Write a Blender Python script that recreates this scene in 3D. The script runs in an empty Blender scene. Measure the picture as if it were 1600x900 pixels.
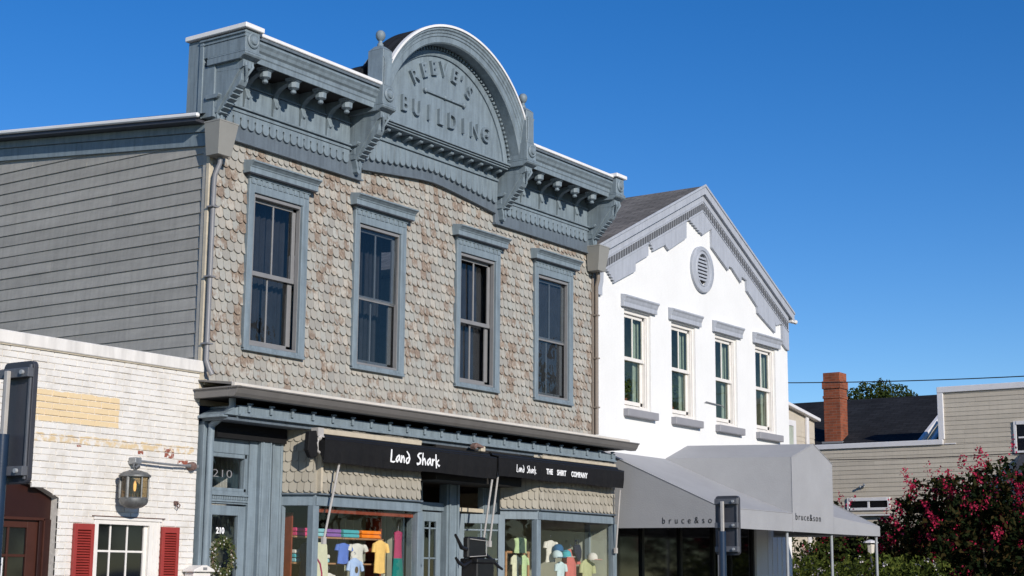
import bpy, bmesh, math, random
from mathutils import Vector, Matrix, noise
R = math.radians
random.seed(7)
scn = bpy.context.scene
COL = scn.collection
PI = math.pi

# ------------------------------------------------------------------ materials
def new_mat(name):
    m = bpy.data.materials.new(name); m.use_nodes = True
    nt = m.node_tree
    b = nt.nodes['Principled BSDF']
    return m, nt, b
def N(nt, t, **kw):
    n = nt.nodes.new(t)
    for k, v in kw.items(): setattr(n, k, v)
    return n
def ramp(nt, fac, stops):
    r = N(nt, 'ShaderNodeValToRGB')
    e = r.color_ramp.elements
    e[0].position, e[0].color = stops[0][0], (*stops[0][1], 1)
    e[1].position, e[1].color = stops[1][0], (*stops[1][1], 1)
    for p, c in stops[2:]:
        k = e.new(p); k.color = (*c, 1)
    nt.links.new(fac, r.inputs[0])
    return r.outputs[0]
def coords(nt, scale=(1,1,1)):
    tc = N(nt, 'ShaderNodeTexCoord'); mp = N(nt, 'ShaderNodeMapping')
    mp.inputs['Scale'].default_value = scale
    nt.links.new(tc.outputs['Object'], mp.inputs[0])
    return mp.outputs[0]
def noise_tex(nt, vec, scale, detail=4, rough=.55):
    n = N(nt, 'ShaderNodeTexNoise')
    n.inputs['Scale'].default_value = scale; n.inputs['Detail'].default_value = detail
    n.inputs['Roughness'].default_value = rough
    nt.links.new(vec, n.inputs['Vector'])
    return n.outputs['Fac']
def bump(nt, h, b, strength=.3, dist=.01):
    n = N(nt, 'ShaderNodeBump'); n.inputs['Strength'].default_value = strength; n.inputs['Distance'].default_value = dist
    nt.links.new(h, n.inputs['Height']); nt.links.new(n.outputs[0], b.inputs['Normal'])
def mixc(nt, fac, a, b, blend='MIX'):
    m = N(nt, 'ShaderNodeMix', data_type='RGBA', blend_type=blend)
    if isinstance(fac, (int, float)): m.inputs[0].default_value = fac
    else: nt.links.new(fac, m.inputs[0])
    for i, c in ((6, a), (7, b)):
        if isinstance(c, tuple): m.inputs[i].default_value = (*c, 1)
        else: nt.links.new(c, m.inputs[i])
    return m.outputs[2]
def paint(name, col, var=.12, rough=.5, scale=3, bumpy=.12, streak=(1,1,1), metallic=0, spec=.4, isl=0, wear=0):
    m, nt, b = new_mat(name)
    v = coords(nt, streak)
    n1 = noise_tex(nt, v, scale, 6, .65)
    lo = tuple(c*(1-var) for c in col); hi = tuple(min(1, c*(1+var)) for c in col)
    c = ramp(nt, n1, [(.3, lo), (.7, hi)])
    if isl:
        g = N(nt, 'ShaderNodeNewGeometry')
        r = ramp(nt, g.outputs['Random Per Island'], [(0, (1-isl,)*3), (1, (1+isl*.4,)*3)])
        c = mixc(nt, 1.0, c, r, 'MULTIPLY')
    if wear:
        drip = ramp(nt, noise_tex(nt, coords(nt, (9, 9, .7)), 1.6, 6, .7), [(.42, (1,)*3), (.66, (1-.28*wear,)*3)])
        c = mixc(nt, 1.0, c, drip, 'MULTIPLY')
        chip = ramp(nt, noise_tex(nt, coords(nt, (1, 1, .6)), 34, 5, .7), [(.66, (0,)*3), (.70, (1,)*3)])
        m_ = N(nt, 'ShaderNodeMath', operation='MULTIPLY'); nt.links.new(chip, m_.inputs[0]); m_.inputs[1].default_value = .55*wear
        c = mixc(nt, m_.outputs[0], c, (.34,.33,.31))
        brush = ramp(nt, noise_tex(nt, coords(nt, (1, 1, 10)), 18, 3), [(.3, (.94,)*3), (.7, (1.05,)*3)])
        c = mixc(nt, 1.0, c, brush, 'MULTIPLY')
    nt.links.new(c, b.inputs['Base Color'])
    b.inputs['Roughness'].default_value = rough; b.inputs['Metallic'].default_value = metallic
    b.inputs['Specular IOR Level'].default_value = spec
    if bumpy:
        bump(nt, noise_tex(nt, v, 40, 5), b, bumpy, .004)
    return m
M = {}
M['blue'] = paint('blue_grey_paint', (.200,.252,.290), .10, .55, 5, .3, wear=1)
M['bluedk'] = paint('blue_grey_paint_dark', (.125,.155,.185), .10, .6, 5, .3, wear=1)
M['siding'] = paint('grey_siding_paint', (.345,.335,.31), .10, .65, 1.4, .35, (1,1,6), isl=.13, wear=.5)
M['cream'] = paint('cream_board_paint', (.50,.44,.34), .15, .6, 6)
M['coping'] = paint('white_metal_coping', (.78,.77,.76), .05, .4, 4)
M['gutter'] = paint('grey_gutter_metal', (.155,.147,.140), .10, .42, 4)
M['gutlite'] = paint('pale_flashing_metal', (.62,.58,.52), .10, .4, 6)
M['leader'] = paint('leader_grey_metal', (.265,.26,.24), .06, .45, 5)
M['pipe'] = paint('downpipe_metal', (.21,.21,.22), .10, .4, 5)
M['pipebr'] = paint('downpipe_taupe', (.22,.185,.155), .10, .45, 5)
M['sashgr'] = paint('grey_sash_paint', (.215,.215,.22), .08, .45, 6)
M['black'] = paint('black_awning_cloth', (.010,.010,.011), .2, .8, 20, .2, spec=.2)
M['blackm'] = paint('black_metal', (.012,.012,.013), .2, .35, 8)
M['arm'] = paint('awning_arm_metal', (.42,.40,.38), .1, .4, 8)
M['lettering'] = paint('white_lettering', (.85,.85,.85), .03, .6, 8, 0)
M['canopy'] = paint('grey_canopy_cloth', (.335,.34,.355), .06, .8, 1.6, 1.0, spec=.12)
M['canlet'] = paint('grey_canopy_lettering', (.10,.10,.115), .05, .8, 8, 0)
M['pole'] = paint('grey_pole_metal', (.30,.32,.34), .08, .4, 8)
M['wallwhite'] = paint('white_painted_wall', (.77,.77,.76), .03, .75, 1.3, .5, wear=.05)
M['trimgrey'] = paint('grey_trim_paint', (.40,.425,.475), .06, .6, 3, .2, wear=.5)
M['slot'] = paint('dark_slot_grey', (.10,.105,.115), .1, .7, 5)
M['sillgrey'] = paint('grey_stone_sill_paint', (.27,.27,.29), .06, .6, 5)
M['framew'] = paint('white_window_paint', (.74,.71,.67), .06, .45, 6)
M['red'] = paint('red_shutter_paint', (.30,.038,.032), .10, .5, 5)
M['maroon'] = paint('maroon_door_paint', (.026,.008,.006), .15, .4, 5)
M['maroonlt'] = paint('brown_door_rail_paint', (.055,.018,.011), .15, .4, 5)
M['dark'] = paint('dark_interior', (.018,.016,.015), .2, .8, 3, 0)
M['brownint'] = paint('brown_interior', (.045,.028,.02), .2, .8, 3, 0)
M['paleint'] = paint('pale_interior_wall', (.52,.54,.44), .05, .8, 3, 0)
M['beadboard'] = paint('white_beadboard', (.72,.71,.67), .05, .7, 3, 0)
M['wood'] = paint('shelf_wood', (.36,.20,.10), .2, .5, 8, .1, (1,8,8))
M['redwood'] = paint('red_brown_wood', (.22,.05,.025), .2, .4, 8, .1)
M['beige'] = paint('beige_siding_paint', (.52,.465,.38), .06, .65, 1.0, .2, (1,1,6), isl=.08, wear=.3)
M['whitetrim'] = paint('white_trim_paint', (.68,.67,.68), .05, .55, 4)
M['lamp'] = paint('weathered_lantern_metal', (.17,.175,.175), .3, .5, 18, .3, metallic=.5)
M['conduit'] = paint('galvanised_conduit', (.30,.31,.32), .2, .45, 14, .2, metallic=.5)
M['rusty'] = paint('rusty_fitting', (.16,.10,.085), .5, .7, 25, .4)
M['navy'] = paint('navy_post_paint', (.012,.028,.06), .15, .35, 6)
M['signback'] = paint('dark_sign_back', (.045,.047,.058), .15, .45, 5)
M['bark'] = paint('grey_bark', (.16,.12,.09), .3, .9, 12, .6)
M['soil'] = paint('garden_soil', (.05,.035,.025), .3, .95, 3)
M['wreathberry'] = paint('white_wreath_berries', (.6,.6,.55), .1, .6, 9)
M['terracotta'] = paint('terracotta_pot', (.35,.13,.07), .1, .7, 9)
M['tyre'] = paint('tyre_rubber', (.015,.015,.015), .1, .8, 9)
M['signbrace'] = paint('sign_brace_metal', (.10,.105,.12), .2, .4, 9)
M['carpaint'] = paint('dark_blue_car_paint', (.008,.025,.075), .05, .2, 3, 0, spec=.6)
M['chrome'] = paint('wheel_metal', (.4,.4,.42), .05, .25, 3, 0, metallic=.9)

def shingle_mat():
    m, nt, b = new_mat('weathered_fishscale_shingles')
    v = coords(nt); g = N(nt, 'ShaderNodeNewGeometry')
    isl = g.outputs['Random Per Island']
    base = ramp(nt, isl, [(0, (.29,.28,.255)), (.3, (.375,.355,.315)), (.5, (.34,.345,.32)), (.75, (.44,.405,.35)), (1, (.40,.40,.37))])
    patch = noise_tex(nt, v, 2.6, 5, .7)
    sm = noise_tex(nt, coords(nt, (1,1,.5)), 26, 5, .7)
    # worn places show tan wood: where a large patch, the single shingle and fine streaks agree
    add = N(nt, 'ShaderNodeMath', operation='MULTIPLY_ADD'); nt.links.new(isl, add.inputs[0]); add.inputs[1].default_value = .24; nt.links.new(patch, add.inputs[2])
    add2 = N(nt, 'ShaderNodeMath', operation='MULTIPLY_ADD'); nt.links.new(sm, add2.inputs[0]); add2.inputs[1].default_value = .50; nt.links.new(add.outputs[0], add2.inputs[2])
    worn = ramp(nt, add2.outputs[0], [(.89, (0,0,0)), (1.0, (.8,.8,.8))])
    tan = ramp(nt, sm, [(.35, (.30,.215,.15)), (.5, (.15,.09,.058)), (.72, (.43,.34,.26))])
    c = mixc(nt, worn, base, tan)
    fine = ramp(nt, noise_tex(nt, coords(nt, (6,1,1)), 22, 4), [(.3, (.86,)*3), (.7, (1.08,)*3)])
    c = mixc(nt, 1.0, c, fine, 'MULTIPLY')
    nt.links.new(c, b.inputs['Base Color']); b.inputs['Roughness'].default_value = .85
    bump(nt, noise_tex(nt, coords(nt, (8,1,1)), 20, 4), b, .5, .004)
    return m
M['shingle'] = shingle_mat()
def skirt_mat():
    m, nt, b = new_mat('beige_painted_shingles'); v = coords(nt); g = N(nt, 'ShaderNodeNewGeometry')
    c = ramp(nt, g.outputs['Random Per Island'], [(0, (.30,.275,.225)), (1, (.385,.355,.295))])
    nt.links.new(c, b.inputs['Base Color']); b.inputs['Roughness'].default_value = .7
    bump(nt, noise_tex(nt, coords(nt, (6,6,1)), 20, 4), b, .3, .003)
    return m
M['skirt'] = skirt_mat()
def brick_paint_mat():
    m, nt, b = new_mat('white_painted_brick'); v = coords(nt)
    tc = N(nt, 'ShaderNodeTexCoord'); sp = N(nt, 'ShaderNodeSeparateXYZ'); nt.links.new(tc.outputs['Object'], sp.inputs[0])
    X, Z = sp.outputs[0], sp.outputs[2]
    wob = noise_tex(nt, v, 9, 3)
    def band(src, lo, hi):
        a = N(nt, 'ShaderNodeMath', operation='MULTIPLY_ADD'); nt.links.new(wob, a.inputs[0]); a.inputs[1].default_value = .05; nt.links.new(src, a.inputs[2])
        g1 = N(nt, 'ShaderNodeMath', operation='GREATER_THAN'); nt.links.new(a.outputs[0], g1.inputs[0]); g1.inputs[1].default_value = lo+.025
        g2 = N(nt, 'ShaderNodeMath', operation='LESS_THAN'); nt.links.new(a.outputs[0], g2.inputs[0]); g2.inputs[1].default_value = hi+.025
        mu = N(nt, 'ShaderNodeMath', operation='MULTIPLY'); nt.links.new(g1.outputs[0], mu.inputs[0]); nt.links.new(g2.outputs[0], mu.inputs[1])
        return mu.outputs[0]
    def rect(x0, x1, z0, z1):
        a, c = band(X, x0, x1), band(Z, z0, z1)
        mu = N(nt, 'ShaderNodeMath', operation='MULTIPLY'); nt.links.new(a, mu.inputs[0]); nt.links.new(c, mu.inputs[1]); return mu.outputs[0]
    dirt = noise_tex(nt, coords(nt, (1,1,.6)), 3.2, 6, .7)
    white = ramp(nt, dirt, [(.28, (.55,.515,.46)), (.5, (.70,.675,.64)), (.75, (.77,.75,.72))])
    yel = (.72,.56,.34)
    c = mixc(nt, rect(-2.75,-1.30,3.30,3.65), white, yel)
    fd = noise_tex(nt, v, 14, 4)
    fd2 = ramp(nt, fd, [(.40, (0,0,0)), (.55, (1,1,1))])
    r2 = N(nt, 'ShaderNodeMath', operation='MULTIPLY'); nt.links.new(fd2, r2.inputs[0]); nt.links.new(rect(-2.75,-.08,3.07,3.17), r2.inputs[1])
    c = mixc(nt, r2.outputs[0], c, (.64,.50,.31))
    rn = noise_tex(nt, v, 16, 3)
    for (a0,a1,b0,b1) in ((-.58,-.42,3.01,3.12),(-.34,-.18,2.93,3.0),(-.98,-.90,3.02,3.07),(-1.9,-1.84,3.04,3.08)):
        rr = N(nt, 'ShaderNodeMath', operation='MULTIPLY'); rs = ramp(nt, rn, [(.42, (0,0,0)), (.47, (1,1,1))])
        nt.links.new(rs, rr.inputs[0]); nt.links.new(rect(a0,a1,b0,b1), rr.inputs[1])
        c = mixc(nt, rr.outputs[0], c, (.27,.085,.055))
    nt.links.new(c, b.inputs['Base Color']); b.inputs['Roughness'].default_value = .6
    bump(nt, noise_tex(nt, v, 30, 5), b, .45, .006)
    return m
M['brickw'] = brick_paint_mat()
M['mortar'] = paint('painted_mortar', (.62,.58,.53), .2, .9, 20)
M['copestain'] = paint('stained_white_coping', (.70,.675,.64), .16, .6, 2.2, .3, (3,1,.6))
def roof_mat(name, col, sc=1, horizontal='y'):
    m, nt, b = new_mat(name)
    br = N(nt, 'ShaderNodeTexBrick'); tc = N(nt, 'ShaderNodeTexCoord')
    nt.links.new(tc.outputs['UV'], br.inputs['Vector'])
    br.inputs['Scale'].default_value = 1; br.inputs['Brick Width'].default_value = .33; br.inputs['Row Height'].default_value = .145
    br.inputs['Mortar Size'].default_value = .008
    br.inputs['Color1'].default_value = (*[c*.8 for c in col], 1); br.inputs['Color2'].default_value = (*[c*1.25 for c in col], 1); br.inputs['Mortar'].default_value = (*[c*.35 for c in col], 1)
    n = ramp(nt, noise_tex(nt, coords(nt), 1.2, 6, .7), [(.3, (.75,)*3), (.7, (1.25,)*3)])
    c = mixc(nt, 1.0, br.outputs[0], n, 'MULTIPLY')
    nt.links.new(c, b.inputs['Base Color']); b.inputs['Roughness'].default_value = .95
    b.inputs['Specular IOR Level'].default_value = .15
    bump(nt, noise_tex(nt, coords(nt), 60, 4), b, .5, .01)
    return m
M['roofdk'] = roof_mat('charcoal_asphalt_shingles', (.020,.021,.024))
M['roofgr'] = roof_mat('weathered_grey_asphalt_shingles', (.17,.158,.145))
def brick_mat():
    m, nt, b = new_mat('red_chimney_brick')
    br = N(nt, 'ShaderNodeTexBrick'); tc = N(nt, 'ShaderNodeTexCoord'); nt.links.new(tc.outputs['UV'], br.inputs['Vector'])
    br.inputs['Scale'].default_value = 1; br.inputs['Brick Width'].default_value = .21; br.inputs['Row Height'].default_value = .075; br.inputs['Mortar Size'].default_value = .006
    br.inputs['Color1'].default_value = (.31,.078,.030,1); br.inputs['Color2'].default_value = (.20,.05,.020,1); br.inputs['Mortar'].default_value = (.22,.12,.08,1)
    n = ramp(nt, noise_tex(nt, coords(nt), 3, 6, .7), [(.3, (.7,)*3), (.7, (1.2,)*3)])
    nt.links.new(mixc(nt, 1.0, br.outputs[0], n, 'MULTIPLY'), b.inputs['Base Color']); b.inputs['Roughness'].default_value = .9
    bump(nt, br.outputs['Fac'], b, -.6, .01)
    return m
M['chimney'] = brick_mat()
def leaf_mat(name, c0, c1, c2, transl=.25):
    m, nt, b = new_mat(name); g = N(nt, 'ShaderNodeNewGeometry')
    c = ramp(nt, g.outputs['Random Per Island'], [(0, c0), (.5, c1), (1, c2)])
    nt.links.new(c, b.inputs['Base Color']); b.inputs['Roughness'].default_value = .55
    b.inputs['Specular IOR Level'].default_value = .06; b.inputs['Roughness'].default_value = .8
    t = N(nt, 'ShaderNodeBsdfTranslucent'); nt.links.new(c, t.inputs[0])
    mx = N(nt, 'ShaderNodeMixShader'); mx.inputs[0].default_value = transl
    out = nt.nodes['Material Output']
    nt.links.new(b.outputs[0], mx.inputs[1]); nt.links.new(t.outputs[0], mx.inputs[2]); nt.links.new(mx.outputs[0], out.inputs[0])
    return m
M['leafdk'] = leaf_mat('dark_green_leaves', (.002,.004,.002), (.003,.006,.003), (.006,.009,.004), .03)
M['leaf'] = leaf_mat('green_leaves', (.020,.035,.010), (.04,.06,.014), (.075,.085,.02))
M['leafmyrtle'] = leaf_mat('myrtle_leaves', (.005,.011,.004), (.012,.020,.006), (.055,.035,.012), .1)
M['leafhedge'] = leaf_mat('hedge_leaves', (.035,.055,.012), (.075,.10,.02), (.13,.15,.03))
M['flowerred'] = leaf_mat('crimson_flowers', (.24,.008,.035), (.38,.016,.06), (.52,.05,.11), .15)
M['flowerwhite'] = leaf_mat('pale_flowers', (.45,.38,.45), (.6,.55,.6), (.7,.68,.65), .2)
M['leafwreath'] = leaf_mat('wreath_leaves', (.03,.05,.02), (.06,.08,.03), (.13,.12,.05), .1)
def glass_mat(name, tint=(.9,.93,.93), boost=0.0, rough=.01):
    m, nt, b = new_mat(name); nt.nodes.remove(b)
    tr = N(nt, 'ShaderNodeBsdfTransparent'); tr.inputs[0].default_value = (*tint, 1)
    gl = N(nt, 'ShaderNodeBsdfGlossy'); gl.inputs['Roughness'].default_value = rough
    gl.inputs[0].default_value = (.85,.80,.76,1)
    ge = N(nt, 'ShaderNodeNewGeometry'); dt = N(nt, 'ShaderNodeVectorMath', operation='DOT_PRODUCT')
    nt.links.new(ge.outputs['Normal'], dt.inputs[0]); nt.links.new(ge.outputs['Incoming'], dt.inputs[1])
    ab = N(nt, 'ShaderNodeMath', operation='ABSOLUTE'); nt.links.new(dt.outputs['Value'], ab.inputs[0])
    sb = N(nt, 'ShaderNodeMath', operation='SUBTRACT'); sb.inputs[0].default_value = 1; nt.links.new(ab.outputs[0], sb.inputs[1])
    pw = N(nt, 'ShaderNodeMath', operation='POWER'); nt.links.new(sb.outputs[0], pw.inputs[0]); pw.inputs[1].default_value = 5
    ad = N(nt, 'ShaderNodeMath', operation='MULTIPLY_ADD'); nt.links.new(pw.outputs[0], ad.inputs[0]); ad.inputs[1].default_value = .95; ad.inputs[2].default_value = .04+boost
    nz = noise_tex(nt, coords(nt), 3.0, 2); bp = N(nt, 'ShaderNodeBump'); bp.inputs['Strength'].default_value = .07; bp.inputs['Distance'].default_value = .02
    nt.links.new(nz, bp.inputs['Height']); nt.links.new(bp.outputs[0], gl.inputs['Normal'])
    mx = N(nt, 'ShaderNodeMixShader'); nt.links.new(ad.outputs[0], mx.inputs[0]); nt.links.new(tr.outputs[0], mx.inputs[1]); nt.links.new(gl.outputs[0], mx.inputs[2])
    nt.links.new(mx.outputs[0], nt.nodes['Material Output'].inputs[0])
    return m
M['glass'] = glass_mat('window_glass', (.80,.83,.85), .01)
M['glasswhite'] = glass_mat('clear_window_glass', (.9,.93,.9), .0)
M['glassshop'] = glass_mat('shop_window_glass', (.96,.97,.97), .0)
M['glasslamp'] = glass_mat('old_lantern_glass', (.62,.54,.40), .02, .15)
M['glassdark'] = paint('dark_reflective_glass', (.006,.006,.008), .1, .06, 3, 0, spec=.6)
def emis(name, col, s):
    m, nt, b = new_mat(name); b.inputs['Emission Color'].default_value = (*col, 1); b.inputs['Emission Strength'].default_value = s
    b.inputs['Base Color'].default_value = (*col, 1); return m
M['bulb'] = emis('glowing_filament_bulb', (1.0,.62,.25), 1.6)
def flat(name, col, rough=.8):
    return paint(name, col, .10, rough, 10, .1)
def asphalt():
    m = paint('asphalt', (.05,.05,.052), .2, .9, 8, .5); return m
M['asphalt'] = asphalt()
M['concrete'] = paint('pavement_concrete', (.20,.19,.175), .12, .9, 2.5, .4)
M['kerb'] = paint('kerb_concrete', (.26,.25,.235), .1, .9, 4, .3)
M['grass'] = paint('short_grass', (.03,.042,.014), .35, .95, 6, .5)
M['roadpaint'] = paint('yellow_road_paint', (.55,.40,.06), .1, .8, 9, .2)
M['roofflat'] = paint('flat_roof_membrane', (.10,.10,.10), .2, .9, 2)

# ------------------------------------------------------------------ mesh helpers
class MB:
    def __init__(s): s.v = []; s.f = []; s.uv = {}
    def add(s, vs, fs):
        o = len(s.v); s.v += [tuple(v) for v in vs]; s.f += [tuple(o+i for i in f) for f in fs]
        return s
    def box(s, x0, x1, y0, y1, z0, z1):
        return s.add([(x0,y0,z0),(x1,y0,z0),(x1,y1,z0),(x0,y1,z0),(x0,y0,z1),(x1,y0,z1),(x1,y1,z1),(x0,y1,z1)],
                     [(0,3,2,1),(4,5,6,7),(0,1,5,4),(1,2,6,5),(2,3,7,6),(3,0,4,7)])
    def prism(s, poly, ax, a, b, flare=None):
        n = len(poly)
        def P(p, t):
            if ax == 'y': return (p[0], t, p[1])
            if ax == 'x': return (t, p[0], p[1])
            return (p[0], p[1], t)
        vs = [P(p, a) for p in poly] + [P(p, b) for p in poly]
        fs = [tuple(range(n)), tuple(range(2*n-1, n-1, -1))] + [(i, i+n, (i+1) % n+n, (i+1) % n) for i in range(n)]
        return s.add(vs, fs)
    def tube(s, pts, r, n=8, caps=True):
        pts = [Vector(p) for p in pts]; rings = []
        rs = r if isinstance(r, (list, tuple)) else [r]*len(pts)
        up = None
        for i, p in enumerate(pts):
            if i == 0: d = pts[1]-p
            elif i == len(pts)-1: d = p-pts[i-1]
            else: d = (pts[i+1]-p).normalized()+(p-pts[i-1]).normalized()
            d.normalize()
            if up is None:
                up = Vector((0,0,1)) if abs(d.z) < .9 else Vector((1,0,0))
            a = d.cross(up).normalized(); up = a.cross(d).normalized()
            rings.append([p+(a*math.cos(2*PI*k/n)+up*math.sin(2*PI*k/n))*rs[i] for k in range(n)])
        vs = [v for rg in rings for v in rg]; fs = []
        for i in range(len(pts)-1):
            for k in range(n):
                fs.append((i*n+k, i*n+(k+1) % n, (i+1)*n+(k+1) % n, (i+1)*n+k))
        if caps: fs += [tuple(range(n-1, -1, -1)), tuple((len(pts)-1)*n+k for k in range(n))]
        return s.add(vs, fs)
    def lathe(s, prof, c, n=12, ax='z', scale=(1,1)):
        vs = []
        for r, h in prof:
            for k in range(n):
                a = 2*PI*(k+.5)/n; x, y = r*math.cos(a)*scale[0], r*math.sin(a)*scale[1]
                if ax == 'z': vs.append((c[0]+x, c[1]+y, c[2]+h))
                elif ax == 'y': vs.append((c[0]+x, c[1]+h, c[2]+y))
                else: vs.append((c[0]+h, c[1]+x, c[2]+y))
        fs = []
        m = len(prof)
        for i in range(m-1):
            for k in range(n):
                fs.append((i*n+k, i*n+(k+1) % n, (i+1)*n+(k+1) % n, (i+1)*n+k))
        fs += [tuple(range(n-1, -1, -1)), tuple((m-1)*n+k for k in range(n))]
        return s.add(vs, fs)
    def xform(s, fn, start=0):
        s.v[start:] = [tuple(fn(Vector(v))) for v in s.v[start:]]; return s
    def build_each(s, name, mat, parent=None, gap=.02, **kw):
        # one object for every group of touching or near pieces
        n = len(s.v); par = list(range(n))
        def fd(a):
            while par[a] != a: par[a] = par[par[a]]; a = par[a]
            return a
        for f in s.f:
            for i in f[1:]: par[fd(i)] = fd(f[0])
        isl = {}
        for i in range(n): isl.setdefault(fd(i), []).append(i)
        bb = {k: ([min(s.v[i][c] for i in v) for c in range(3)], [max(s.v[i][c] for i in v) for c in range(3)]) for k, v in isl.items()}
        ks = list(isl); cp = {k: k for k in ks}
        def fc(a):
            while cp[a] != a: a = cp[a]
            return a
        for i, a in enumerate(ks):
            for b in ks[i+1:]:
                if all(bb[a][0][c]-gap < bb[b][1][c] and bb[b][0][c]-gap < bb[a][1][c] for c in range(3)): cp[fc(a)] = fc(b)
        out = {}
        for f in s.f: out.setdefault(fc(fd(f[0])), []).append(f)
        res = []
        for k, fs in out.items():
            idx = sorted({i for f in fs for i in f}); mp = {i: j for j, i in enumerate(idx)}
            m = MB(); m.v = [s.v[i] for i in idx]; m.f = [tuple(mp[i] for i in f) for f in fs]
            res.append(m.build(name, mat, parent, **kw))
        return res
    def build(s, name, mat, parent=None, label=None, bevel=0, smooth=False, kind=None, group=None, cat=None, uv=None, fixn=True):
        me = bpy.data.meshes.new(name); me.from_pydata(s.v, [], s.f); me.materials.append(mat)
        if fixn:
            bm = bmesh.new(); bm.from_mesh(me); bmesh.ops.recalc_face_normals(bm, faces=bm.faces); bm.to_mesh(me); bm.free()
        if uv:
            ul = me.uv_layers.new(name='UVMap')
            for p in me.polygons:
                for li in p.loop_indices:
                    co = me.vertices[me.loops[li].vertex_index].co
                    ul.data[li].uv = uv(co, p.normal)
        if smooth:
            for p in me.polygons: p.use_smooth = True
        o = bpy.data.objects.new(name, me); COL.objects.link(o)
        if bevel:
            bv = o.modifiers.new('bevel', 'BEVEL'); bv.width = bevel; bv.segments = 1; bv.limit_method = 'ANGLE'; bv.angle_limit = R(40)
        if smooth and not bevel:
            try: me.set_sharp_from_angle(angle=R(40))
            except Exception: pass
        if parent: o.parent = parent
        tag(o, label, cat, group, kind)
        return o
def tag(o, label=None, cat=None, group=None, kind=None):
    if label: o['label'] = label
    if cat: o['category'] = cat
    if group: o['group'] = group
    if kind: o['kind'] = kind
    return o
def thing(name, label, cat, loc=(0,0,0), rz=0, group=None):
    o = bpy.data.objects.new(name, None); COL.objects.link(o); o.location = loc; o.rotation_euler = (0,0,rz); o.empty_display_size = .2
    return tag(o, label, cat, group)
def dup(root, loc, label=None, rz=None):
    def cp(o, par):
        c = o.copy(); COL.objects.link(c)
        if par: c.parent = par
        for ch in list(o.children): cp(ch, c)
        return c
    r = cp(root, root.parent); r.location = loc
    if rz is not None: r.rotation_euler = (0,0,rz)
    if label: r['label'] = label
    return r
def text_mb(txt, size, depth, xs=1.0, spacing=1.0, bold=0.0, align='LEFT', res=3):
    cu = bpy.data.curves.new('t', 'FONT'); cu.body = txt; cu.size = size; cu.extrude = depth/2; cu.offset = bold
    cu.space_character = spacing; cu.align_x = align; cu.resolution_u = res
    ob = bpy.data.objects.new('t', cu); COL.objects.link(ob)
    bpy.context.view_layer.update()
    me = ob.evaluated_get(bpy.context.evaluated_depsgraph_get()).to_mesh()
    mb = MB(); mb.add([(v.co.x*xs, -v.co.z, v.co.y) for v in me.vertices], [tuple(p.vertices) for p in me.polygons])
    ob.to_mesh_clear(); COL.objects.unlink(ob); bpy.data.objects.remove(ob); bpy.data.curves.remove(cu)
    return mb      # text lies in XZ, front faces -Y
def box_uv(co, n):
    if abs(n.x) > abs(n.y): return (co.y, co.z)
    return (co.x, co.z)

# fish-scale / clapboard claddings ------------------------------------------------
def fish_rows(mb, u0, u1, z0, z1, ok, w=.125, h=.135, P=None, jitter=.008, thick=.012):
    """rows of round-bottomed shingles; P(u, d, z) maps along-wall, out-of-wall depth, height to a point"""
    row = 0; z = z0
    while z < z1:
        u = u0-(w/2 if row % 2 else 0)-random.random()*.02
        while u < u1:
            ww = w*random.uniform(.86, 1.14)
            a, b = max(u, u0), min(u+ww, u1)
            if b-a > .02 and ok((a+b)/2, z+h*.5):
                zt = min(z+h*1.15, z1+.02); zb = z+random.uniform(-1, 1)*jitter
                c, r = (a+b)/2, (b-a)/2-.003; k = min(r*.9, .055)
                pts = [(a+.003, zt), (a+.003, zb+k)]
                for t in (.2, .4, .6, .8, 1.0):
                    an = PI+PI/2*t; pts.append((c+r*math.cos(an), zb+k+k*math.sin(an)))
                for t in (.2, .4, .6, .8, 1.0):
                    an = 1.5*PI+PI/2*t; pts.append((c+r*math.cos(an), zb+k+k*math.sin(an)))
                pts.append((b-.003, zt))
                n = len(pts); d0 = random.uniform(.85, 1.3)*thick
                def D(zz): 
                    t = max(0, min(1, (zz-zb)/(h*1.15))); return .004+ (d0+.012)*(1-t)
                front = [P(q[0], D(q[1]), q[1]) for q in pts]; back = [P(q[0], D(q[1])-.010, q[1]) for q in pts]
                mb.add(front+back, [tuple(range(n))]+[(i, i+n, (i+1) % n+n, (i+1) % n) for i in range(n-1)])
            u += ww
        z += h; row += 1
def clap_rows(mb, u0, u1, z0, z1, h, P, step=.016, cut=None, board=3.6):
    z = z0; row = 0
    while z < z1-1e-3:
        zt = min(z+h, z1)
        u = u0; first = True
        while u < u1-1e-3:
            L = board*random.uniform(.6, 1.1) if not first else board*random.uniform(.3, 1)
            first = False
            e = min(u+L, u1)
            if u1-e < .3: e = u1
            a, b = u, e
            if cut:
                r = cut(z, zt)
                a, b = max(a, r[0]), min(b, r[1])
            if b-a > .01:
                s = step*random.uniform(.9, 1.15)
                vs = [P(a, s, z), P(b-.002, s, z), P(b-.002, .003, zt), P(a, .003, zt), P(a, 0, z), P(b-.002, 0, z)]
                mb.add(vs, [(0,1,2,3), (4,5,1,0), (4,0,3), (5,2,1)])
            u = e
        z += h; row += 1
def inpoly(x, z, poly):
    c = False; j = len(poly)-1
    for i in range(len(poly)):
        if (poly[i][1] > z) != (poly[j][1] > z) and x < (poly[j][0]-poly[i][0])*(z-poly[i][1])/(poly[j][1]-poly[i][1])+poly[i][0]: c = not c
        j = i
    return c
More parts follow.
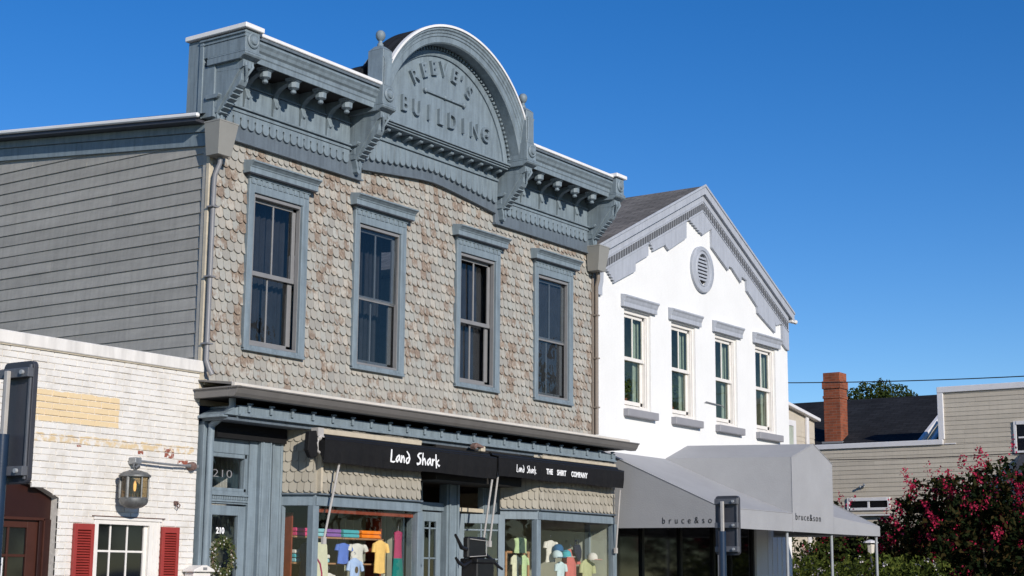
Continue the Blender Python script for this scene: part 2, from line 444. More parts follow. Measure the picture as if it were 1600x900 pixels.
def leaves(mb, blobs, n, size, seed=1, flat_=.0, squash=1.0):
    rnd = random.Random(seed); tot = sum(b[3]**2 for b in blobs)
    for (cx, cy, cz, r) in blobs:
        for _ in range(int(n*r*r/tot)):
            while True:
                d = Vector((rnd.uniform(-1,1), rnd.uniform(-1,1), rnd.uniform(-1,1)))
                if .15 < d.length < 1: break
            d = d*(d.length**-.45)
            p = Vector((cx, cy, cz))+Vector((d.x*r, d.y*r, d.z*r*squash))
            p += Vector((noise.noise(p*2.1), noise.noise(p*2.1+Vector((9,0,0))), noise.noise(p*2.1+Vector((0,9,0)))))*r*.35
            a = Vector((rnd.gauss(0,1), rnd.gauss(0,1), rnd.gauss(0,1))).normalized()
            b = a.cross(Vector((rnd.gauss(0,1), rnd.gauss(0,1), rnd.gauss(0,1)))).normalized()
            s = size*rnd.uniform(.6, 1.4)
            mb.add([p-a*s, p+b*s*.45, p+a*s, p-b*s*.45], [(0,1,2,3)])

# ------------------------------------------------------------------ ground
g = MB().box(-60, 140, -120, 160, -.6, -.012).build('ground', M['grass'], kind='structure', label='grassy ground around the buildings')
MB().box(-60, 140, -19.5, -8.3, -.010, 0.0).build('road', M['asphalt'], kind='structure')
MB().box(-60, 140, -13.95, -13.83, .001, .005).build('road_marking', M['roadpaint'], kind='structure')
MB().box(-60, 140, -8.3, -8.12, -.01, .13).build('kerb', M['kerb'], kind='structure', bevel=.015)
pv = MB()
for i in range(-30, 60):
    pv.box(i*1.5+.004, i*1.5+1.496, -8.115, -4.10, -.01, .125); pv.box(i*1.5+.004, i*1.5+1.496, -4.09, -.02, -.01, .125)
pv.build('pavement', M['concrete'], kind='structure', bevel=.006)

# =================================================================== REEVE'S BUILDING
W = 9.15
RB = thing('commercial_building', "blue grey false-front shop building with fish-scale shingles and an arched REEVE'S BUILDING pediment", 'building', (0,0,0))
# core shell (behind the claddings)
MB().box(.0, W, .012, .10, 3.70, 7.30).build('wall', M['shingle'], RB, )
MB().box(.0, .05, .10, 12.0, 0, 7.0).build('side_wall', M['siding'], RB)
MB().box(W-.05, W, .10, 12.0, 0, 7.4).build('side_wall', M['siding'], RB)
MB().box(.05, W-.05, 11.9, 12.0, 0, 7.0).build('rear_wall', M['siding'], RB)
WIN = [(.655, 1.815), (2.80, 3.93), (5.20, 6.32), (7.35, 8.45)]
WIN = [(a+b)/2 for a, b in WIN]          # centres
HW = .575; ZB, ZT = 4.49, 6.80
def fas_bottom(x):      # lower edge of the cornice's dark fascia
    if x < 2.88 or x > 6.16: return 7.19
    t = (x-4.52)/1.64
    return 7.545-.185*min(1, math.sqrt(t*t+.02))
def ok_sh(x, z):
    if z-.05 > fas_bottom(x): return False
    for c in WIN:
        if abs(x-c) < HW-.02 and ZB+.02 < z < ZT-.02: return False
    return True
mb = MB()
fish_rows(mb, .02, W-.03, 3.98, 7.55, ok_sh, w=.118, h=.134, P=lambda u, d, z: (u, .012-d, z))
mb.build('fishscale_shingles', M['shingle'], RB, fixn=False)
# left side clapboards, rising eave line z = 7.00 at front -> 7.38 at y 4.3
def eave(y): return 7.03+.098*y
mb = MB()
z = 3.2
def cutf(z0, z1): 
    yl = (z0-7.04)/.098
    return (max(-.0, yl), 12.0)
clap_rows(mb, .10, 12.0, 3.22, 8.2, .155, lambda u, d, z: (-d-.001, u, z), cut=cutf, step=.018)
mb.build('clapboard_siding', M['siding'], RB, fixn=False)
MB().box(-.035, .0, .045, .11, 3.2, 7.02).build('corner_board', M['siding'], RB, bevel=.004)
MB().box(-.045, .02, -.02, .04, 3.9, 7.30).build('corner_board', M['cream'], RB, bevel=.004, label='weathered cream corner board')
MB().box(W-.02, W+.05, -.03, .08, 3.9, 7.25).build('corner_board', M['pipebr'], RB, bevel=.004)
# side eave: two fascia boards, dark soffit, gutter, following the rising eave
def sloped(mb, y0, y1, x0, x1, dz0, dz1):
    a, b = eave(y0), eave(y1)
    mb.add([(x0,y0,a+dz0),(x1,y0,a+dz0),(x1,y1,b+dz0),(x0,y1,b+dz0),(x0,y0,a+dz1),(x1,y0,a+dz1),(x1,y1,b+dz1),(x0,y1,b+dz1)],
           [(0,3,2,1),(4,5,6,7),(0,1,5,4),(1,2,6,5),(2,3,7,6),(3,0,4,7)])
    return mb
sloped(MB(), .06, 12, -.05, .02, -.01, .165).build('fascia_board', M['blue'], RB, bevel=.004)
sloped(MB(), .06, 12, -.075, .02, .17, .27).build('fascia_board', M['blue'], RB, bevel=.004)
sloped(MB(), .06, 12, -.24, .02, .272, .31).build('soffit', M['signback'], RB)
mb = MB()
sloped(mb, .0, 12, -.28, -.22, .318, .375)
mb.build('eave_gutter', M['coping'], RB, bevel=.015)
# low roof above the eave
mb = MB()
mb.add([(-.22,.0,7.40),(-.22,12,8.58),(4.6,12,8.9),(4.6,.1,8.2),(.9,.1,7.80)], [(0,1,2,3,4)])
mb.add([(W+.15,.1,7.40),(W+.15,12,8.4),(4.6,12,8.9),(4.6,.1,8.2)], [(0,1,2,3)])
mb.build('roof', M['roofdk'], RB, uv=lambda co, n: (co.y, co.x))

# ---- cornice ---------------------------------------------------------------
CN = MB()
CN.box(0.0, W, -.035, .30, 7.60, 8.14)            # upper frieze wall behind brackets (wings)
CN.box(-.02, W+.02, .05, .34, 7.34, 8.40)         # false-front back
cornice = CN.build('cornice', M['blue'], RB, bevel=.004)
BX = [0.0, 2.72, 6.30, 9.02]       # large bracket centres
bw = .115
WINGS = [(BX[0]+bw, BX[1]-bw), (BX[2]+bw, BX[3]-bw)]
# dark fascia band with curved centre
def fas_poly(x0, x1, off0, off1, n=1):
    xs = [x0+(x1-x0)*i/n for i in range(n+1)]
    return [(x, fas_bottom(x)+off0) for x in xs]+[(x, fas_bottom(x)+off1) for x in reversed(xs)]
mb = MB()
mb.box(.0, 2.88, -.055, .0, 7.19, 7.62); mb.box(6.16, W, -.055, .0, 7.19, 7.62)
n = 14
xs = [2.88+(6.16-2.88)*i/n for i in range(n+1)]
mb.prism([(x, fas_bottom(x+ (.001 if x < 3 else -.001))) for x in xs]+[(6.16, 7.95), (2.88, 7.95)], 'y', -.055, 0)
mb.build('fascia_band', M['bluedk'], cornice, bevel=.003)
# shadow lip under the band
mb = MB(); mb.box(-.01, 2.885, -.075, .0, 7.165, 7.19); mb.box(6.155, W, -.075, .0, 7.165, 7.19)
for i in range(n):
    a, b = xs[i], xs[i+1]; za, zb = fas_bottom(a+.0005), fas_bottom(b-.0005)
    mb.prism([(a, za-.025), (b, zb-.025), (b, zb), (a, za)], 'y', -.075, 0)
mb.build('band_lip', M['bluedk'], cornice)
def scallop(mb, x, w, zt, zb, y0, y1, neck=True):
    c = x+w/2; r = w/2-.006
    pts = [(x+.001, zt), (x+.001, zt-.055)]
    if neck: pts += [(x+.016, zt-.065), (x+.016, zt-.085)]
    pts += [(c-r, zb+r*.9+.01)]
    for t in range(1, 8):
        a = PI+PI*t/8; pts.append((c+r*math.cos(a), zb+r*.9+.01+ (r*.9+.01)*math.sin(a)))
    pts += [(c+r, zb+r*.9+.01)]
    if neck: pts += [(x+w-.016, zt-.085), (x+w-.016, zt-.065)]
    pts += [(x+w-.001, zt-.055), (x+w-.001, zt)]
    mb.prism(pts, 'y', y0, y1)
mb = MB()
for (a, b) in WINGS:
    a2, b2 = a+.03, b-.03; k = int(round((b2-a2)/.1355)); w = (b2-a2)/k
    for i in range(k): scallop(mb, a2+i*w, w, 7.545, 7.355, -.085, -.05)
mb.build_each('scalloped_trim', M['blue'], cornice, bevel=.003, gap=0.03)
mb = MB()    # ledge above the scallops
for (a, b) in WINGS:
    mb.box(a-.02, b+.02, -.10, .0, 7.55, 7.565); mb.box(a-.02, b+.02, -.085, .0, 7.565, 7.60); mb.box(a-.02, b+.02, -.12, .0, 7.605, 7.63)
mb.build_each('ledge_molding', M['blue'], cornice, bevel=.004, gap=0.03)
mb = MB()    # sunk panels between small brackets + rail above them
SB = [.52, 1.06, 1.60, 2.14]; SBX = SB+[9.04-s for s in reversed(SB)]
for w_ in (0, 1):
    a, b = WINGS[w_]; ss = SBX[:4] if w_ == 0 else SBX[4:]
    ed = [a]+ss+[b]
    for i in range(5):
        l = ed[i]+(.05 if i else .0); r = ed[i+1]-(.05 if i < 4 else .0)
        mb.box(l+.01, r-.01, -.062, -.03, 7.65, 7.93)
        mb.box(l, r, -.082, -.03, 7.935, 7.955)
mb.build_each('frieze_panel', M['blue'], cornice, bevel=.004, gap=0.0)
mb = MB()    # crown
prof = [(-.03,8.13),(-.47,8.13),(-.49,8.10),(-.51,8.10),(-.51,8.17),(-.522,8.185),(-.522,8.235),(-.55,8.26),(-.565,8.30),(-.59,8.335),(-.59,8.355),(-.57,8.355),(-.57,8.385),(-.03,8.385)]
for (a, b) in WINGS: mb.prism(prof, 'x', a-.02, b+.02)
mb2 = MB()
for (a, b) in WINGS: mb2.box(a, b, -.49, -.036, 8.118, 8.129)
mb2.build_each('cornice_shade_board', M['dark'], cornice)  # dark boards put the shade under the crown into colour
mb.build_each('crown_molding', M['blue'], cornice, bevel=.003, gap=0.02)
mb = MB()
for (a, b) in WINGS: mb.box(a-.02, b+.02, -.62, .36, 8.425, 8.475)
for i in (0, 3):
    s = -1 if i == 0 else 1; c = BX[i]
    mb.box(c-.17, c+.17, -.70, .40, 8.44, 8.505)
mb.build_each('white_coping', M['coping'], cornice, bevel=.008, gap=0.02)
mb = MB()
for (a, b) in WINGS: mb.box(a-.02, b+.02, -.60, .34, 8.385, 8.424)
mb.build_each('coping_bed', M['bluedk'], cornice, gap=0.02)
# end block with rosette above every large bracket
for i, c in enumerate(BX):
    mb = MB(); y0 = -.655
    mb.box(c-bw-.012, c+bw+.012, y0, .05 if i in (0, 3) else -.03, 8.165, 8.425)
    mb.box(c-bw-.03, c+bw+.03, y0-.02, 0, 8.135, 8.16)
    prof = [(0, 8.05), (-.58, 8.05), (-.62, 8.075), (-.665, 8.09), (-.68, 8.11), (-.68, 8.132), (0, 8.132)]
    mb.prism(prof, 'x', c-bw-.035, c+bw+.035)
    mb.build('bracket_cap', M['blue'], cornice, bevel=.004)
    ro = MB().lathe([(.10, 0), (.10, -.018), (.082, -.03), (.070, -.022), (.062, -.022), (.050, -.045), (.022, -.055)], (c, y0, 8.30), 20, 'y')
    ro.build('rosette', M['blue'], cornice, smooth=True)
# large brackets
def big_bracket(c):
    mb = MB(); s = bw-.02
    # side profile in (y,z)
    outer = [(-.03,8.05),(-.60,8.05),(-.60,7.95),(-.585,7.93),(-.56,7.91),(-.54,7.87),(-.52,7.80),(-.49,7.83)]
    body = [(-.03, 8.05), (-.60, 8.05), (-.60, 7.95), (-.57, 7.93), (-.545, 7.88), (-.535, 7.80), (-.50, 7.74)]
    y, z = -.47, 7.72
    for k in range(6):
        body += [(y, z), (y+.022, z-.006), (y+.010, z-.034), (y-.002, z-.036)]
        y += .052; z -= .052
    body += [(-.15, 7.41), (-.15, 7.40), (-.03, 7.40)]
    mb.prism([(p[0], p[1]) for p in body], 'x', c-s+.03, c+s-.03)
    # cheek plates with triangular opening
    th = .028
    for sx in (-1, 1):
        xa, xb = (c-s, c-s+th) if sx < 0 else (c+s-th, c+s)
        mb.prism([(-.03,8.05),(-.60,8.05),(-.60,7.96),(-.53,7.93)], 'x', xa, xb)
        mb.prism([(-.10,7.96),(-.53,7.93),(-.15,7.42),(-.03,7.42),(-.03,7.60),(-.10,7.60)], 'x', xa, xb)
        mb.prism([(-.03,8.05),(-.53,7.932),(-.30,7.945),(-.10,7.962),(-.10,7.60),(-.03,7.60)], 'x', xa, xb)
    o = mb.build('large_bracket', M['blue'], cornice, bevel=.003)
    # moulded foot and pendant drop
    mb = MB()
    mb.prism([(0, 7.60), (-.19, 7.60), (-.215, 7.615), (-.235, 7.64), (-.235, 7.655), (0, 7.655)], 'x', c-bw-.035, c+bw+.035)
    pts = [(c-.10, 7.59), (c-.10, 7.50), (c-.085, 7.46), (c-.075, 7.40), (c-.04, 7.30), (c-.035, 7.25), (c, 7.215), (c+.035, 7.25), (c+.04, 7.30), (c+.075, 7.40), (c+.085, 7.46), (c+.10, 7.50), (c+.10, 7.59)]
    mb.prism(pts, 'y', -.145, -.03)
    mb.prism([(c-.02, 7.58), (c-.02, 7.33), (c, 7.28), (c+.02, 7.33), (c+.02, 7.58)], 'y', -.165, -.14)
    for sx in (-.055, .055):
        mb.lathe([(.028, 0), (.022, -.012), (.008, -.016)], (c+sx, -.145, 7.47), 10, 'y')
    mb.build('bracket_drop', M['blue'], cornice, bevel=.003)
    # leaf scroll on the front
    mb = MB()
    for sx in (-1, 1):
        mb.tube([(c+sx*.055,-.60,8.02),(c+sx*.06,-.615,7.97),(c+sx*.035,-.60,7.92),(c+sx*.012,-.575,7.86),(c,-.55,7.80)], [.016,.022,.018,.014,.008], 8)
    mb.build('bracket_scroll', M['blue'], cornice, smooth=True)
for c in BX: big_bracket(c)
# small brackets with turned drops
def small_bracket(x):
    mb = MB(); s = .04
    mb.prism([(-.03,7.63),(-.075,7.64),(-.085,7.76),(-.11,7.80),(-.10,7.84),(-.075,7.90),(-.10,7.97),(-.17,8.03),(-.30,8.075),(-.42,8.10),(-.42,8.135),(-.03,8.135)], 'x', x-s, x+s)
    mb.lathe([(.024,0),(.020,-.014),(.006,-.018)], (x+.0, -.10, 7.79), 10, 'y')
    o = mb.build('small_bracket', M['blue'], cornice, bevel=.003)
    cy = -.39; mb = MB()
    mb.lathe([(.02,-.205),(.036,-.198),(.042,-.182),(.034,-.168),(.026,-.160),(.040,-.150),(.056,-.142),(.078,-.130),(.082,-.062),(.072,-.055),(.088,-.048),(.104,-.038),(.104,-.030),(.125,-.016),(.125,0)], (x, cy, 8.13), 8)
    mb.build('turned_drop', M['blue'], cornice, bevel=.002)
for x in SBX: small_bracket(x)
# ---- centre frieze below the pediment
CX = 4.52
mb = MB()
k = 24; xs0, xs1 = 2.86, 6.16; w = (xs1-xs0)/k
for i in range(k):
    x = xs0+i*w; zb = fas_bottom(x+w/2)+.125
    scallop(mb, x, w, 7.86, zb, -.10, -.05, neck=False)
mb.build('scalloped_boards', M['blue'], cornice, bevel=.003)
mb = MB()
mb.box(xs0, xs1, -.13, 0, 7.845, 7.862); mb.box(xs0, xs1, -.115, 0, 7.862, 7.885)
mb.box(xs0, xs1, -.09, 0, 7.885, 8.03)
mb.box(xs0, xs1, -.30, 0, 8.015, 8.04); mb.box(xs0, xs1, -.33, 0, 8.043, 8.065); mb.box(xs0, xs1, -.36, 0, 8.07, 8.095)
mb.build('shelf_molding', M['blue'], cornice, bevel=.003)
mb = MB(); k = 13; w = (xs1-xs0)/k
for i in range(k):
    x = xs0+(i+.5)*w
    mb.prism([(-.09,7.93),(-.10,7.93),(-.15,7.955),(-.24,7.965),(-.25,7.985),(-.25,8.012),(-.09,8.012)], 'x', x-.035, x+.035)
    if i: mb.box(x-w/2-.006, x-w/2+.006, -.10, -.09, 7.887, 8.01)
mb.build_each('modillion', M['blue'], cornice, bevel=.003, gap=0.0)
# ---- pediment
AR, AZ = 1.965, 7.84
def arc_pts(r, a0, a1, n): return [(CX+r*math.cos(a0+(a1-a0)*i/n), AZ+r*math.sin(a0+(a1-a0)*i/n)) for i in range(n+1)]
def arc_pts_clip(r, zmin, n):
    a0 = math.asin((zmin-AZ)/r)
    return arc_pts(r, a0, PI-a0, n)
XL, XR = BX[1]+.09, BX[2]-.09
mb = MB()
ap = [(max(XL-.05, min(XR+.05, x)), z) for x, z in arc_pts_clip(AR-.10, 8.09, 48)]
mb.prism(ap, 'y', -.26, .10)
pediment = mb.build('pediment', M['blue'], RB)
def arch_sweep(mb, prof, zmin, n=56):
    # profile points (r offset, y); swept around the arch, ends cut level
    rings = []
    for (r, y) in prof:
        a0 = math.asin((zmin-AZ)/r)
        rings.append([(CX+r*math.cos(a0+(PI-2*a0)*i/n), y, AZ+r*math.sin(a0+(PI-2*a0)*i/n)) for i in range(n+1)])
    vs = [v for rg in rings for v in rg]; m = len(prof); fs = []
    for j in range(m):
        for i in range(n):
            j2 = (j+1) % m
            fs.append((j*(n+1)+i, j*(n+1)+i+1, j2*(n+1)+i+1, j2*(n+1)+i))
    fs += [tuple(j*(n+1) for j in range(m)), tuple(j*(n+1)+n for j in range(m))]
    mb.add(vs, fs)
mb = MB()
arch_sweep(mb, [(1.70,-.26),(1.70,-.50),(1.72,-.52),(1.80,-.52),(1.81,-.535),(1.845,-.535),(1.855,-.55),(1.885,-.555),(1.90,-.575),(1.93,-.58),(1.93,-.54),(1.78,-.49),(1.78,-.10),(1.70,-.10)], 8.10)
mb.build('arch_molding', M['blue'], pediment, smooth=True)
mb = MB()
arch_sweep(mb, [(1.935,-.60),(1.97,-.60),(1.97,-.535),(1.935,-.535)], 8.55)
mb.build('arch_coping', M['coping'], pediment, smooth=True)
mb = MB()
arch_sweep(mb, [(1.56,-.24),(1.56,-.285),(1.585,-.295),(1.60,-.30),(1.645,-.30),(1.645,-.24)], 8.10)
mb.build('ring_molding', M['blue'], pediment, smooth=True)
mb = MB()
for i in range(64):
    a = R(12)+(PI-R(24))*i/63; c_, s_ = math.cos(a), math.sin(a)
    def pt(r, t): return (CX+r*c_-t*s_, AZ+r*s_+t*c_)
    if pt(1.65, 0)[1] < 8.12: continue
    mb.prism([pt(1.648,-.016), pt(1.69,-.016), pt(1.69,.016), pt(1.648,.016)], 'y', -.33, -.25)
mb.build('ring_dentils', M['blue'], pediment)
# barrel roof behind the arch
mb = MB(); arch_sweep(mb, [(1.80,-.50),(1.955,-.53),(1.955,-.06),(1.80,-.06)], 8.60, 40)
mb.build('barrel_roof', M['roofdk'], pediment, uv=lambda co, n: (co.x, co.y))
mb = MB(); mb.add([(-.5,0,0)]*0, []); mb.prism([(BX[1]-.40,8.40),(BX[1]+.3,8.40),(BX[1]+.3,8.95),(BX[1]-.0,8.80),(BX[1]-.16,8.55),(BX[1]-.26,8.46)], 'y', -.20, .25)
mb.build('roof_flashing', M['roofdk'], pediment, uv=lambda co, n: (co.x, co.y))
# lettering
def place_letter(txt, x, z, size, ang, xs=.62, depth=.055, bold=.002):
    t = text_mb(txt, size, depth, xs, 1, bold, 'CENTER')
    ca, sa = math.cos(ang), math.sin(ang)
    t.xform(lambda v: Vector((x+v.x*ca+v.z*sa, -.26-depth/2+v.y+.004, z-v.x*sa+v.z*ca)))
    return t
mb = MB()
for i, ch in enumerate('BUILDING'):
    x = 3.53+i*(5.545-3.53)/7
    t = place_letter(ch, x, 8.335, .345, 0, .84)
    mb.add(t.v, t.f)
angs = [128, 115.5, 104, 92, 78.5, 70, 59]
for ch, a in zip("REEVE'S", angs):
    a = R(a); r = 1.235
    x, z = 4.49+r*.88*math.cos(a), 7.87+r*math.sin(a)
    t = place_letter(ch, x, z, .315, PI/2-a, .98)
    mb.add(t.v, t.f)
mb.build_each('raised_letter', M['blue'], pediment, gap=.004, bevel=.003)
mb = MB(); mb.box(4.02, 4.98, -.295, -.255, 8.765, 8.80)
for x in (4.02, 4.98): mb.lathe([(.04,0),(.04,-.05),(.02,-.06)], (x, -.255, 8.782), 10, 'y')
mb.lathe([(.028,0),(.028,-.05),(.01,-.055)], (4.5, -.255, 8.782), 10, 'y')
mb.build('raised_rule', M['blue'], pediment, bevel=.003)
# finial posts
for c in (BX[1], BX[2]):
    mb = MB(); s = .10
    mb.box(c-s, c+s, -.62, -.34, 8.43, 8.97)
    mb.add([(c-s,-.62,8.97),(c+s,-.62,8.97),(c+s,-.34,8.97),(c-s,-.34,8.97),(c-.055,-.54,9.04),(c+.055,-.54,9.04),(c+.055,-.42,9.04),(c-.055,-.42,9.04)],
           [(0,1,5,4),(1,2,6,5),(2,3,7,6),(3,0,4,7),(4,5,6,7)])
    mb.prism([(c-s,8.43),(c+s,8.43),(c+s*.8,8.50),(c+s*.8,8.80),(c+s,8.86),(c-s,8.86),(c-s*.8,8.80),(c-s*.8,8.50)], 'y', -.64, -.62)
    o = mb.build('finial_post', M['blue'], RB, bevel=.005)
    MB().lathe([(.045,0),(.045,.04),(.03,.06),(.028,.09),(.05,.11),(.068,.145),(.072,.18),(.062,.215),(.04,.24),(.01,.25)], (c,-.48,9.035), 14).build('finial_ball', M['blue'], o, smooth=True)
# side return of the cornice on the left gable wall
mb = MB()
mb.box(-.115, 0.02, .16, .38, 7.37, 8.43)
mb.box(-.135, 0.0, .085, .155, 7.37, 8.43)
mb.box(-.125, 0.0, -.64, .085, 8.165, 8.425)
mb.box(-.150, 0.0, -.66, .15, 8.385, 8.41); mb.box(-.140, 0.0, -.66, .15, 8.335, 8.35)
mb.box(-.12, .0, -.12, .083, 7.37, 8.05)
mb.build('cornice_return', M['blue'], cornice, bevel=.004)

# ---- upper windows
def upper_window(cx):
    w = HW; yb = -.05
    fr = MB()     # casing: flat boards
    fr.box(-w, -w+.10, yb, .05, ZB, ZT-.02); fr.box(w-.10, w, yb, .05, ZB, ZT-.02)
    fr.box(-w+.10, w-.10, yb, .05, 6.565, ZT-.02); fr.box(-w+.10, w-.10, yb, .05, ZB, ZB+.055)
    fr.box(w-.135, w-.102, yb-.012, .05, ZB+.02, 6.56)
    fr.box(-w-.0, w, yb-.015, .0, ZB-.02, ZB+.02)
    root = fr.build('window', M['blue'], RB, bevel=.004)
    root.location = (cx, 0, 0)
    h = MB()
    prof = [(0,6.795),(-.135,6.795),(-.135,6.865),(-.145,6.87),(-.150,6.885),(-.185,6.915),(-.205,6.925),(-.205,6.945),(0,6.975)]
    h.prism(prof, 'x', -w-.085, w+.085)
    h.box(-w-.02, w+.02, -.075, 0, 6.775, 6.797)
    h.box(-w-.01, w+.01, -.066, 0, 6.745, 6.775)
    k = 11; d = (2*w-.03)/k
    for i in range(k):
        x = -w+.015+i*d
        h.box(x+.012, x+d-.035, -.064, -.045, 6.69, 6.745)
        h.box(x+.012, x+d-.012, -.062, -.045, 6.675, 6.70)
    h.build('window_hood', M['blue'], root, bevel=.003)
    MB().box(-w-.07, w+.07, -.125, -.0, 6.783, 6.794).build('hood_shade_strip', M['signback'], root)  # near-black strip paints in the shade below the hood
    s = MB(); gx = w-.145; z0, z1 = ZB+.06, 6.56
    # outer storm frame (light grey) then sashes
    s.box(-gx-.042, -gx, -.02, .05, z0, z1); s.box(gx-.0, gx+.01, -.02, .05, z0, z1); s.box(-gx, gx, -.02, .05, z1-.045, z1); s.box(-gx, gx, -.02, .05, z0, z0+.03)
    s.build('storm_frame', M['sashgr'], root, bevel=.003)
    s = MB(); a = -gx+.0; b = gx; zm = 5.52
    s.box(a, a+.035, .055, .085, zm, z1-.045); s.box(b-.06, b, .055, .085, zm, z1-.045); s.box(a, b, .055, .085, z1-.09, z1-.045); s.box(a, b, .05, .085, zm-.03, zm+.03)
    s.box(-.012, .012, .058, .08, zm, z1-.05)
    s.box(a, a+.035, .09, .12, z0, zm); s.box(b-.075, b, .09, .12, z0, zm); s.box(a, b, .09, .12, z0+.03, z0+.09); s.box(-.045, -.022, .093, .115, z0, zm)
    s.build('sash', M['sashgr'], root, bevel=.003)
    g = MB(); g.box(a, b, .066, .070, zm, z1-.05); g.box(a, b, .101, .105, z0, zm); g.build('glass_pane', M['glass'], root)
    c = MB(); nn = 40; vs = []
    for i in range(nn+1):
        x = -w+2*w*i/nn; y = .30+.02*math.sin(i*1.9+cx)+.012*math.sin(i*4.3)
        vs += [(x, y, ZB-.1), (x, y, 6.7)]
    c.add(vs, [(2*i, 2*i+2, 2*i+3, 2*i+1) for i in range(nn)])
    c.build('curtain', M['curtain'], root, fixn=False, smooth=True)
    MB().box(-w-.02, w+.02, .45, .5, ZB-.1, 6.75).build('room_back', M['dark'], root)
    return root
M['curtain'] = paint('dark_slate_curtain', (.050,.048,.052), .3, .9, 4, 0)
w0 = upper_window(0)
for c in BX[:0]: pass
w0.location = (WIN[0], 0, 0)
for k_, c in enumerate(WIN[1:]):
    dw = dup(w0, (c, 0, 0))
    for ch in dw.children:
        if ch.name.startswith('curtain'): ch.scale = ((1, 1.5, 1), (1.0, .7, 1), (1.0, .5, 1))[k_]; ch.location = ((.0,0,0), (.03,.02,0), (.02,-.05,0))[k_]
        if ch.name.startswith('glass_pane'): ch.rotation_euler = (R((.5,-.6,.35)[k_]), 0, R((-.5,.6,.3)[k_]))
# cut the backing wall where windows stand: replace it with strips
bk = bpy.data.objects['wall']
mesh = MB(); edges = [0.0]
for c in WIN: edges += [c-HW+.06, c+HW-.06]
edges.append(W)
for i in range(0, len(edges), 2): mesh.box(edges[i], edges[i+1], .012, .10, 3.70, 7.60)
for c in WIN: mesh.box(c-HW+.06, c+HW-.06, .012, .10, 3.70, ZB+.03); mesh.box(c-HW+.06, c+HW-.06, .012, .10, 6.56, 7.60)
me = bpy.data.meshes.new('wall'); me.from_pydata(mesh.v, [], mesh.f); me.materials.append(M['pipebr']); bk.data = me

# ---- leader boxes and downspouts
def leader(x, pipemat, label):
    mb = MB(); t, b_ = .16, .10
    def ring(z, hx, y0, y1): return [(x-hx, y0, z), (x+hx, y0, z), (x+hx, y1, z), (x-hx, y1, z)]
    v = ring(7.30, .165, -.31, -.03)+ring(7.27, .165, -.31, -.03)+ring(6.86, .115, -.25, -.03)
    mb.add(v, [(0,1,5,4),(1,2,6,5),(2,3,7,6),(3,0,4,7),(4,5,9,8),(5,6,10,9),(6,7,11,10),(7,4,8,11),(8,9,10,11),(3,2,1,0)])
    mb.box(x-.17, x+.17, -.315, -.026, 7.275, 7.295)
    return mb.build('leader_box', M['leader'], RB, bevel=.004)
L1 = leader(-.01, None, ''); L2 = leader(9.07, None, '')
MB().tube([(.02,-.14,6.87),(.02,-.14,6.78),(.0,-.12,6.70),(-.02,-.10,6.62),(-.02,-.09,6.50),(-.02,-.09,4.25),(.0,-.12,4.15),(.03,-.15,4.07)], .032, 12).build('downspout', M['pipe'], RB, smooth=True)
MB().tube([(9.16,-.12,6.87),(9.16,-.12,6.74),(9.18,-.07,6.62),(9.18,-.07,4.05)], .035, 12).build('downspout', M['pipebr'], RB, smooth=True, label='thin taupe downspout at the white building boundary')
MB().tube([(.13,-.42,3.78),(.13,-.42,3.66),(.10,-.30,3.56),(.10,-.11,3.45),(.10,-.10,3.3),(.10,-.10,.3)], .045, 12).build('downspout', M['blue'], RB, smooth=True, label='blue downspout beside the 210 door')
mb = MB()
for z in (6.2, 5.3, 4.45): mb.box(-.075, .035, -.14, -.03, z, z+.02)
mb.build_each('downspout_strap', M['pipe'], RB, gap=0.02)
mb = MB()
for z in (6.1, 5.35, 4.5): mb.box(9.13, 9.225, -.112, -.03, z, z+.025)
mb.build_each('downspout_strap', M['pipebr'], RB, gap=0.02)

# ---- storefront pent roof, gutter, frieze
mb = MB(); GX0, GX1 = -.13, 9.42
mb.prism([(-.60,3.76),(-.70,3.76),(-.735,3.80),(-.765,3.86),(-.785,3.87),(-.785,3.885),(-.60,3.885)], 'x', GX0, GX1)
mb.prism([(-.02,3.765),(-.60,3.765),(-.60,3.88),(-.02,3.88)], 'x', GX0, GX0+.06); mb.box(GX0-.025, GX0+.05, -.785, -.02, 3.865, 3.885)
mb.build('shop_gutter', M['gutter'], RB, bevel=.004)
mb = MB()
mb.prism([(-.60,3.89),(-.66,3.89),(-.66,3.935),(-.60,3.95)], 'x', GX0+.05, GX1-.12)
mb.build('drip_flashing', M['gutlite'], RB, bevel=.003)
mb = MB(); mb.prism([(-.62,3.91),(0.0,3.99),(.0,4.01),(-.62,3.945)], 'x', GX0+.06, GX1-.14)
mb.build('pent_roof', M['gutter'], RB)
MB().box(0.02, W, -.045, .012, 3.95, 4.02).build('base_strip', M['cream'], RB, label='weathered strip under the lowest shingles')
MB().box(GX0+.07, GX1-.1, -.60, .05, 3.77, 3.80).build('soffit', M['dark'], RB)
mb = MB()
mb.box(.18, W-.06, -.50, .02, 3.575, 3.69)
mb.box(.18, W-.06, -.525, .0, 3.553, 3.583)
mb.prism([(-.06,3.56),(.18,3.56),(.18,3.67)], 'y', -.48, -.02)
mb.box(-.06, .178, -.46, -.02, 3.53, 3.565)
frieze = mb.build('shop_frieze', M['blue'], RB, bevel=.004)
mb = MB()
x = .33
while x < 9.0:
    mb.box(x-.02, x+.02, -.53, -.50, 3.61, 3.715); mb.box(x-.03, x+.045, -.54, -.50, 3.70, 3.722); mb.box(x-.02, x+.03, -.515, -.50, 3.628, 3.642)
    x += .392
mb.build_each('frieze_bracket', M['blue'], frieze, gap=.03, bevel=.003)
